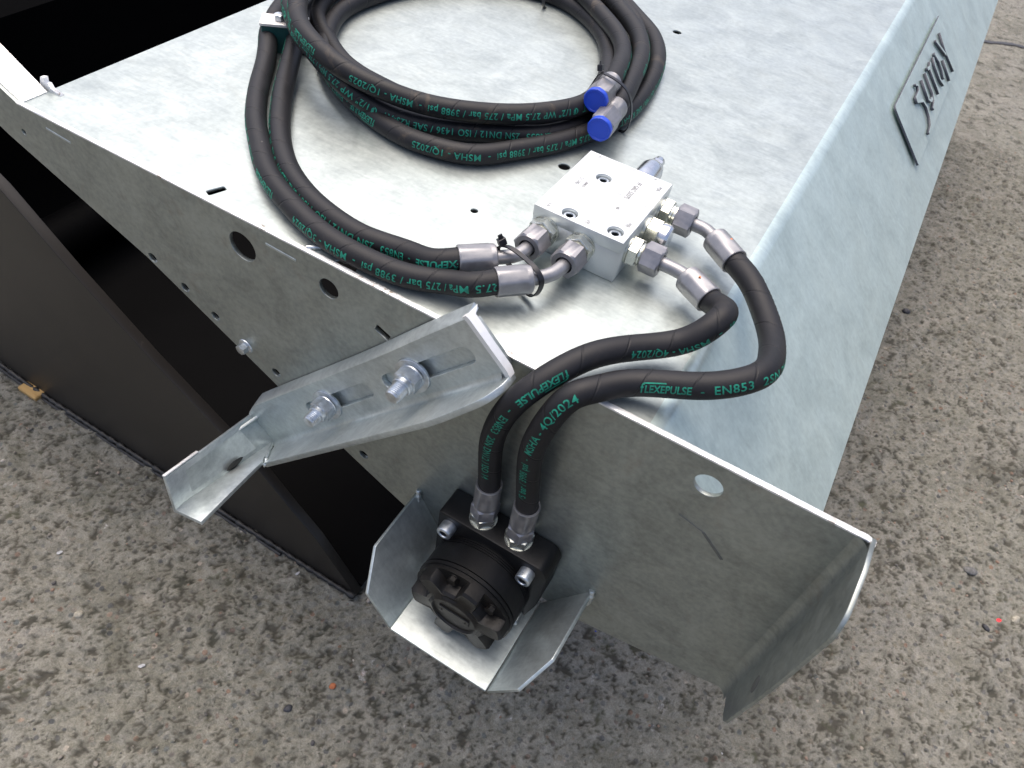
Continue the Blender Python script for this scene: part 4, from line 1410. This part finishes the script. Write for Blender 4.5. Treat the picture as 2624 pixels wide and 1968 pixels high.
# --- block to motor, from port MB (the inner, upper one in view)
h1 = thing('motor_hose', (-0.0849, 0.10, 0), 'black hose with the sharp kink beside the valve block, dropping to the left motor port', 'hydraulic hose', 'hoses from the valve block to the motor')
swivel_nut(h1, *PORTS['MB'], 0.0150, rot=0.60)
fa, fb = Vector((-0.0462, 0.1640, 0.0250)), Vector((-0.0178, 0.1474, 0.0250))
elbow(h1, [(-0.0745, 0.1675, 0.0250), (-0.0675, 0.1675, 0.0250), (-0.0575, 0.1672, 0.0250), (-0.0490, 0.1655, 0.0250), tuple(fa), tuple(fa + (fb - fa) * 0.2)])
ferrule(h1, fa, fb)
pts = [tuple(fb - (fb - fa) * 0.3), tuple(fb), (-0.0035, 0.1340, 0.0330), (0.0012, 0.1110, 0.0430), (-0.0060, 0.0935, 0.0360), (-0.0200, 0.0820, 0.0240), (-0.0468, 0.0586, 0.0200), (-0.0735, 0.0265, 0.0210), (-0.0930, -0.0060, 0.0135), (-0.1075, -0.0270, -0.0030),
       (-0.1180, -0.0320, -0.0300), (-0.1255, -0.0300, -0.0690), (-0.1275, -0.0240, -0.1100), (-0.1267, -0.0190, -0.1500), (-0.1265, -0.0175, -0.1660), (-0.1265, -0.0175, -0.176)]
HO['h1'] = Hose(h1, pts, M['rubber'])
ferrule(h1, (-0.1265, -0.0175, -0.1960), (-0.1265, -0.0175, -0.1600))
fr = frame((-0.1265, -0.0175, -0.2135), (0, 0, 1), (1, 0, 0))
obj('union_nut', hexnut(0.0262, 0.0180, fr, rot=0.45, chamf=0.2), M['nut_grey'], h1, smooth=25)
# --- block to motor, from port MA (the outer, lower one in view)
h2 = thing('motor_hose', (-0.0849, 0.17, 0), 'black hose from the far valve port, swinging wide over the bend to the motor', 'hydraulic hose', 'hoses from the valve block to the motor')
swivel_nut(h2, *PORTS['MA'], 0.0175, rot=0.60)
fa, fb = Vector((-0.0452, 0.2370, 0.0250)), Vector((-0.0165, 0.2150, 0.0250))
elbow(h2, [(-0.0725, 0.2455, 0.0250), (-0.0665, 0.2455, 0.0250), (-0.0570, 0.2445, 0.0250), (-0.0500, 0.2405, 0.0250), tuple(fa), tuple(fa + (fb - fa) * 0.2)])
ferrule(h2, fa, fb)
pts = [tuple(fb - (fb - fa) * 0.3), tuple(fb), (0.0000, 0.2020, 0.0250), (0.0180, 0.1830, 0.0230), (0.0425, 0.1440, 0.0220), (0.0510, 0.1120, 0.0280), (0.0490, 0.0700, 0.0390), (0.0240, 0.0450, 0.0330), (-0.0065, 0.0340, 0.0230), (-0.0395, 0.0185, 0.0165), (-0.0560, 0.0010, 0.0150), (-0.0700, -0.0150, 0.0110),
       (-0.0800, -0.0280, -0.0120), (-0.0865, -0.0310, -0.0480), (-0.0880, -0.0275, -0.0800), (-0.0870, -0.0230, -0.1100), (-0.0845, -0.0185, -0.1500), (-0.0835, -0.0175, -0.1660), (-0.0835, -0.0175, -0.1760)]
HO['h2'] = Hose(h2, pts, M['rubber'])
ferrule(h2, (-0.0835, -0.0175, -0.1960), (-0.0835, -0.0175, -0.1600))
fr = frame((-0.0835, -0.0175, -0.2135), (0, 0, 1), (1, 0, 0))
obj('union_nut', hexnut(0.0262, 0.0180, fr, rot=0.2, chamf=0.2), M['nut_grey'], h2, smooth=25)
# --- supply hoses A and B, from the near face of the block round to the clamp
h3 = thing('supply_hose', (-0.1835, 0.12, 0), 'inner of the two long black hoses curving from the valve block to the green clamp', 'hydraulic hose', 'hoses from the valve block to the clamp')
swivel_nut(h3, *PORTS['VA'], 0.0150, h=0.0210, rot=0.60)
fa, fb = Vector((-0.1993, 0.0771, 0.0245)), Vector((-0.2245, 0.0532, 0.0245))
elbow(h3, [(-0.1835, 0.1110, 0.0250), (-0.1835, 0.1040, 0.0250), (-0.1842, 0.0970, 0.0250), (-0.1890, 0.0880, 0.0248), tuple(fa), tuple(fa + (fb - fa) * 0.2)])
ferrule(h3, fa, fb)
pts = [tuple(fb - (fb - fa) * 0.3), tuple(fb), (-0.2430, 0.0435, 0.0200), (-0.2695, 0.0450, 0.0140), (-0.3129, 0.0404, 0.0115), (-0.3469, 0.0423, 0.0115), (-0.3880, 0.0525, 0.0115), (-0.4399, 0.0780, 0.0115), (-0.4797, 0.1110, 0.0115), (-0.5078, 0.1413, 0.0115), (-0.5450, 0.1881, 0.0115), (-0.5828, 0.2427, 0.0125), (-0.6040, 0.2750, 0.0160),
       (-0.6190, 0.2975, 0.0170), (-0.6420, 0.3400, 0.0150), (-0.6750, 0.4300, 0.0115), (-0.6950, 0.5600, 0.0115), (-0.7000, 0.7000, 0.0115), (-0.7000, 0.8200, 0.0115)]
HO['h3'] = Hose(h3, pts, M['rubber'])
h4 = thing('supply_hose', (-0.145, 0.12, 0), 'outer of the two long black hoses curving from the valve block to the green clamp', 'hydraulic hose', 'hoses from the valve block to the clamp')
swivel_nut(h4, *PORTS['VB'], 0.0150, h=0.0210, rot=0.60)
fa, fb = Vector((-0.1597, 0.0721, 0.0245)), Vector((-0.1825, 0.0485, 0.0245))
elbow(h4, [(-0.1450, 0.1110, 0.0250), (-0.1450, 0.1040, 0.0250), (-0.1460, 0.0960, 0.0250), (-0.1505, 0.0840, 0.0248), tuple(fa), tuple(fa + (fb - fa) * 0.2)])
ferrule(h4, fa, fb)
pts = [tuple(fb - (fb - fa) * 0.3), tuple(fb), (-0.1980, 0.0365, 0.0215), (-0.2160, 0.0330, 0.0165), (-0.2519, 0.0214, 0.0120), (-0.2940, 0.0159, 0.0115), (-0.3348, 0.0173, 0.0115), (-0.3756, 0.0269, 0.0115), (-0.4109, 0.0402, 0.0115), (-0.4497, 0.0599, 0.0115), (-0.4956, 0.0968, 0.0115), (-0.5259, 0.1248, 0.0115), (-0.5700, 0.1773, 0.0115), (-0.5987, 0.2176, 0.0120), (-0.6235, 0.2500, 0.0145),
       (-0.6420, 0.2720, 0.0165), (-0.6590, 0.2970, 0.0170), (-0.6870, 0.3420, 0.0125), (-0.7060, 0.3900, 0.0115), (-0.7150, 0.5000, 0.0115), (-0.7180, 0.7000, 0.0115), (-0.7180, 0.8200, 0.0115)]
HO['h4'] = Hose(h4, pts, M['rubber'])
# --- the two coiled hoses
h5 = thing('coiled_hose', (-0.435, 0.45, 0), 'coiled black hose whose blue capped end lies upper, nearer the coil centre', 'hydraulic hose', 'coiled hoses with blue caps on the hood')
c1f, c1b = Vector((-0.2385, 0.3520, 0.0500)), Vector((-0.2430, 0.4030, 0.0500))
pts = [(-0.676, 0.84, 0.0115), (-0.655, 0.78, 0.0115), (-0.600, 0.775, 0.0115), (-0.500, 0.785, 0.0115), (-0.425, 0.762, 0.0115), (-0.3706, 0.7295, 0.0115), (-0.3240, 0.6885, 0.0115), (-0.2853, 0.6512, 0.0115), (-0.2528, 0.5950, 0.0115), (-0.2329, 0.5284, 0.0115), (-0.2230, 0.4600, 0.0115), (-0.2235, 0.4102, 0.0115), (-0.2344, 0.3624, 0.0115), (-0.2580, 0.3030, 0.0115), (-0.2860, 0.2590, 0.0115), (-0.3144, 0.2235, 0.0115), (-0.3547, 0.2075, 0.0115), (-0.3868, 0.2040, 0.0115), (-0.4186, 0.2080, 0.0115), (-0.4514, 0.2167, 0.0115), (-0.4909, 0.2322, 0.0115),
       (-0.5418, 0.2627, 0.0115), (-0.5880, 0.3130, 0.0115), (-0.6270, 0.3850, 0.0115), (-0.6330, 0.4420, 0.0115), (-0.6180, 0.5200, 0.0115), (-0.5680, 0.6050, 0.0115), (-0.5050, 0.6500, 0.0115), (-0.4600, 0.6600, 0.0115), (-0.4249, 0.6564, 0.0115), (-0.3776, 0.6320, 0.0115), (-0.3327, 0.5905, 0.0115), (-0.3059, 0.5479, 0.0120), (-0.2872, 0.5041, 0.0200), (-0.2676, 0.4507, 0.0270), (-0.2565, 0.3980, 0.0310), (-0.2590, 0.3560, 0.0340), (-0.2744, 0.3239, 0.0350), (-0.3072, 0.2856, 0.0350), (-0.3659, 0.2454, 0.0360), (-0.4073, 0.2270, 0.0400), (-0.4534, 0.2135, 0.0490), (-0.4952, 0.2140, 0.0565), (-0.5389, 0.2287, 0.0620), (-0.5692, 0.2492, 0.0630), (-0.6061, 0.2905, 0.0630),
       (-0.6480, 0.3600, 0.0560), (-0.6630, 0.4500, 0.0420), (-0.6500, 0.5600, 0.0345), (-0.6000, 0.6550, 0.0345), (-0.5150, 0.7000, 0.0345), (-0.4380, 0.6740, 0.0330), (-0.3836, 0.6380, 0.0310), (-0.3374, 0.6002, 0.0305), (-0.2998, 0.5610, 0.0310), (-0.2760, 0.5183, 0.0330), (-0.2560, 0.4560, 0.0450), tuple(c1b), tuple(c1b + (c1f - c1b) * 0.3)]
HO['h5'] = Hose(h5, pts, M['rubber_dusty'])
h6 = thing('coiled_hose', (-0.44, 0.46, 0), 'coiled black hose whose blue capped end lies lower, nearer the valve block', 'hydraulic hose', 'coiled hoses with blue caps on the hood')
c2f, c2b = Vector((-0.2168, 0.3230, 0.0360)), Vector((-0.2215, 0.3800, 0.0370))
pts = [(-0.700, 0.84, 0.0115), (-0.665, 0.81, 0.0115), (-0.600, 0.800, 0.0115), (-0.490, 0.805, 0.0115), (-0.435, 0.782, 0.0200), (-0.395, 0.738, 0.0115), (-0.3450, 0.7000, 0.0115), (-0.3060, 0.6500, 0.0115), (-0.2760, 0.5900, 0.0115), (-0.2560, 0.5200, 0.0115), (-0.2460, 0.4500, 0.0115), (-0.2460, 0.4000, 0.0115), (-0.2560, 0.3500, 0.0115), (-0.2780, 0.3080, 0.0115), (-0.3125, 0.2805, 0.0115), (-0.3652, 0.2455, 0.0115), (-0.4147, 0.2240, 0.0150), (-0.4491, 0.2150, 0.0240), (-0.4730, 0.2137, 0.0320), (-0.5063, 0.2241, 0.0370), (-0.5423, 0.2398, 0.0410), (-0.5701, 0.2524, 0.0450), (-0.5988, 0.2738, 0.0470),
       (-0.6382, 0.3126, 0.0470), (-0.6700, 0.4000, 0.0360), (-0.6760, 0.5000, 0.0230), (-0.6550, 0.6050, 0.0125), (-0.5950, 0.6900, 0.0115), (-0.5100, 0.7250, 0.0115), (-0.4400, 0.7120, 0.0115), (-0.3750, 0.6720, 0.0115), (-0.3280, 0.6250, 0.0115), (-0.2960, 0.5700, 0.0115), (-0.2790, 0.5100, 0.0115), (-0.2690, 0.4500, 0.0115), (-0.2690, 0.4000, 0.0115), (-0.2790, 0.3550, 0.0115), (-0.3020, 0.3150, 0.0115), (-0.3350, 0.2870, 0.0115), (-0.3835, 0.2726, 0.0115), (-0.4231, 0.2690, 0.0115), (-0.4706, 0.2723, 0.0115), (-0.5045, 0.2767, 0.0115), (-0.5466, 0.2917, 0.0115), (-0.5978, 0.3240, 0.0130), (-0.6351, 0.3529, 0.0160),
       (-0.6620, 0.4050, 0.0180), (-0.6780, 0.4700, 0.0350), (-0.6700, 0.5900, 0.0345), (-0.6200, 0.6850, 0.0345), (-0.5300, 0.7300, 0.0345), (-0.4400, 0.7150, 0.0340), (-0.3641, 0.6720, 0.0310), (-0.3353, 0.6475, 0.0300), (-0.2934, 0.6030, 0.0300), (-0.2578, 0.5364, 0.0310), (-0.2370, 0.4600, 0.0345), (-0.2270, 0.4150, 0.0365), tuple(c2b), tuple(c2b + (c2f - c2b) * 0.3)]
HO['h6'] = Hose(h6, pts, M['rubber_dusty'])
def capped_end(parent, front, back, rot):
    ax = (front - back).normalized()
    L = (front - back).length
    ferrule(parent, back + ax * (L * 0.42), back - ax * 0.0005, 0.0132)
    fr = frame(back + ax * (L * 0.40), ax, (0, 0, 1))
    obj('union_nut', hexnut(0.0265, L * 0.50, fr, rot=rot, chamf=0.22), M['nut_grey'], parent, smooth=25)
    fc = frame(front - ax * (L * 0.10), ax, (0, 0, 1))
    prof = [(0.0110, 0), (0.0136, 0), (0.0138, 0.0052), (0.0132, 0.0062), (0.0114, 0.0064), (0.0110, 0.0058), (0.0, 0.0058)]
    bm = lathe(prof, fc, 40)
    inv = fc.inverted()
    for v in bm.verts:
        q = inv @ v.co
        rad = math.hypot(q.x, q.y)
        if rad > 0.0125:
            k = 1 + 0.035 * max(0, math.cos(9 * math.atan2(q.y, q.x))) ** 4
            v.co = fc @ Vector((q.x * k, q.y * k, q.z))
    obj('dust_cap', bm, M['cap'], parent, smooth=30)
capped_end(h5, c1f, c1b, 0.75)
capped_end(h6, c2f, c2b, 0.15)

# --- print on the hoses (arc positions along each hose)
PR = dict(h1=([0.208, 0.1477 - 0.498], 1, [(0.0, (0.2, -0.8, -0.3)), (0.06, (0.6, -0.7, 0.0)), (0.13, (0.4, -0.85, 0.22)), (0.20, (0.3, -0.85, 0.25)), (0.26, (0.25, -0.95, 0.2)), (0.33, (0.12, -0.98, 0.1)), (0.40, (0.1, -0.98, 0))], 0.0105, 0.380),
          h2=([0.2805, 0.3348 + 0.498], -1, [(0.0, (0.9, -0.4, 0.1)), (0.12, (0.95, -0.25, 0.2)), (0.20, (0.4, -0.8, 0.45)), (0.25, (0.2, -0.9, 0.4)), (0.29, (0.1, -0.95, 0.3)), (0.36, (0.02, -0.98, 0.1)), (0.50, (0.02, -0.98, 0.0))], 0.0105, 0.486),
          h3=([0.0, 0.548], 1, [(0.0, (0.2, -1, 0.35)), (0.25, (-0.5, -0.75, 0.35)), (0.6, (-0.9, -0.35, 0.3)), (0.8, (-0.9, -0.35, 0.3))], 0.0105, 0.80),
          h4=([-0.284, 0.254, 0.802], 1, [(0.0, (0.1, -1, 0.30)), (0.25, (-0.5, -0.85, 0.25)), (0.6, (-0.95, -0.3, 0.2)), (0.8, (-0.95, -0.3, 0.2))], 0.0105, 0.80))
for k_ in ('h1', 'h2', 'h3', 'h4'):
    st, sg, dr, s0, s1 = PR[k_]
    HO[k_].lettering('4Q/2024' if k_ in ('h1', 'h2') else '3Q/2024', st, sg, dr, s0, s1)
def near_s(h, p):
    return float(h.s[np.argmin(np.linalg.norm(h.P - np.array(p), axis=1))])
def outward(h, tilt):
    c = np.array((-0.44, 0.46, 0.0))
    out = []
    for i in range(0, len(h.s), 30):
        d = h.P[i] - c
        d[2] = 0
        d /= np.linalg.norm(d)
        out.append((h.s[i], tuple(d * math.cos(tilt) + np.array((0, 0, math.sin(tilt))))))
    return out
HO['h5'].lettering('1Q/2025', [0.510, 1.0593, 1.8665, 2.4126, 2.961], 1, outward(HO['h5'], R(14)), 0.3, HO['h5'].s[-1] - 0.03)
HO['h6'].lettering('1Q/2025', [0.217, 0.765, 1.313], 1, outward(HO['h6'], R(22)), 0.3, 1.60)
HO['h6'].lettering('1Q/2025', [3.05], 1, outward(HO['h6'], R(16)), 2.9, HO['h6'].s[-1] - 0.03)

# orange inspection dots on two ferrules
for h_, p in ((h1, (-0.0340, 0.1545, 0.0386)), (h2, (-0.0290, 0.2280, 0.0382))):
    obj('paint_dot', pebble_bm(p, 0.0014, 0.0012, 0.0006, 0, 2, 1), M['orange'], h_)

# ------------------------------------------------------------------ green twin hose clamp
cl = thing('hose_clamp', (-0.6155, 0.2870, 0), 'dark green twin hose clamp with a pale steel top plate and hex bolt', 'hose clamp')
ux = Vector((0.83, 0.56, 0)).normalized()
uy = Vector((-0.56, 0.83, 0)).normalized()
frk = Matrix((ux, uy, Vector((0, 0, 1)))).transposed().to_4x4()
frk.translation = Vector((-0.640, 0.2575, 0)) + ux * 0.0275 + uy * 0.013
obj('clamp_body', box(-0.0265, 0.0265, -0.0125, 0.0125, 0.0004, 0.0325, 0.0012, 2, frk), M['clampgreen'], cl)
obj('top_plate', box(-0.0275, 0.0275, -0.0140, 0.0140, 0.0327, 0.0362, 0.0006, 2, frk), M['clamp_plate'], cl)
obj('clamp_bolt', join(hexnut(0.0115, 0.0068, frk @ Matrix.Translation((-0.0050, -0.001, 0.0364)), rot=0.2)), M['bolt'], cl, smooth=25)

# ------------------------------------------------------------------ cable ties
def cable_tie(name, pts, wdir, width, head, hd, label):
    t = thing(name, pts[0], label, 'cable tie', 'black cable ties')
    P = closed_spline(pts, 0.0015)
    V, F = ribbon(P, wdir, width, 0.0012)
    obj('strap', (V, F), M['tie'], t, smooth=35)
    hf = frame(head, hd, wdir)
    obj('tie_head', join(box(-0.0037, 0.0037, -0.0030, 0.0030, -0.0022, 0.0045, 0.0006, 2, hf), box(-0.0022, 0.0022, -0.0006, 0.0006, 0.004, 0.0085, 0.0002, 1, hf)), M['tie'], t)
    return t
cable_tie('cable_tie', [(-0.2492, 0.3849, 0.0662), (-0.2425, 0.3825, 0.0675), (-0.2357, 0.3815, 0.0672), (-0.2216, 0.3837, 0.0620), (-0.2120, 0.3885, 0.0500), (-0.2080, 0.3930, 0.0350), (-0.2073, 0.3970, 0.0160), (-0.2130, 0.3995, 0.0015), (-0.2350, 0.4030, 0.0006), (-0.2600, 0.4050, 0.0006), (-0.2725, 0.4055, 0.0040), (-0.2735, 0.4040, 0.0200), (-0.2620, 0.3930, 0.0450), (-0.2545, 0.3870, 0.0610)],
          (0.09, -0.98, 0.0), 0.0046, (-0.2535, 0.3880, 0.0685), (-0.3, 0.25, 0.9), 'black cable tie binding the two blue capped hose ends to the coil')
cable_tie('cable_tie', [(-0.1930, 0.0830, 0.0370), (-0.1850, 0.0825, 0.0375), (-0.1730, 0.0800, 0.0365), (-0.1590, 0.0745, 0.0360), (-0.1500, 0.0725, 0.0290), (-0.1495, 0.0715, 0.0170), (-0.1550, 0.0720, 0.0070), (-0.1640, 0.0750, 0.0055), (-0.1780, 0.0830, 0.0090), (-0.1940, 0.0910, 0.0130), (-0.2030, 0.0890, 0.0210), (-0.2010, 0.0850, 0.0310)],
          (0.55, 0.83, 0.0), 0.0046, (-0.1985, 0.0845, 0.0375), (-0.35, -0.1, 0.9), 'glossy black cable tie looped round the two bent tubes beside the valve block')
cable_tie('cable_tie', [(-0.452, 0.632, 0.012), (-0.455, 0.640, 0.036), (-0.460, 0.68, 0.052), (-0.466, 0.735, 0.050), (-0.468, 0.752, 0.030), (-0.466, 0.748, 0.002), (-0.46, 0.69, 0.0008), (-0.453, 0.640, 0.0008)],
          (1, 0.1, 0), 0.0046, (-0.470, 0.755, 0.036), (0, 0.8, 0.6), 'black cable tie round the far side of the hose coil at the top')
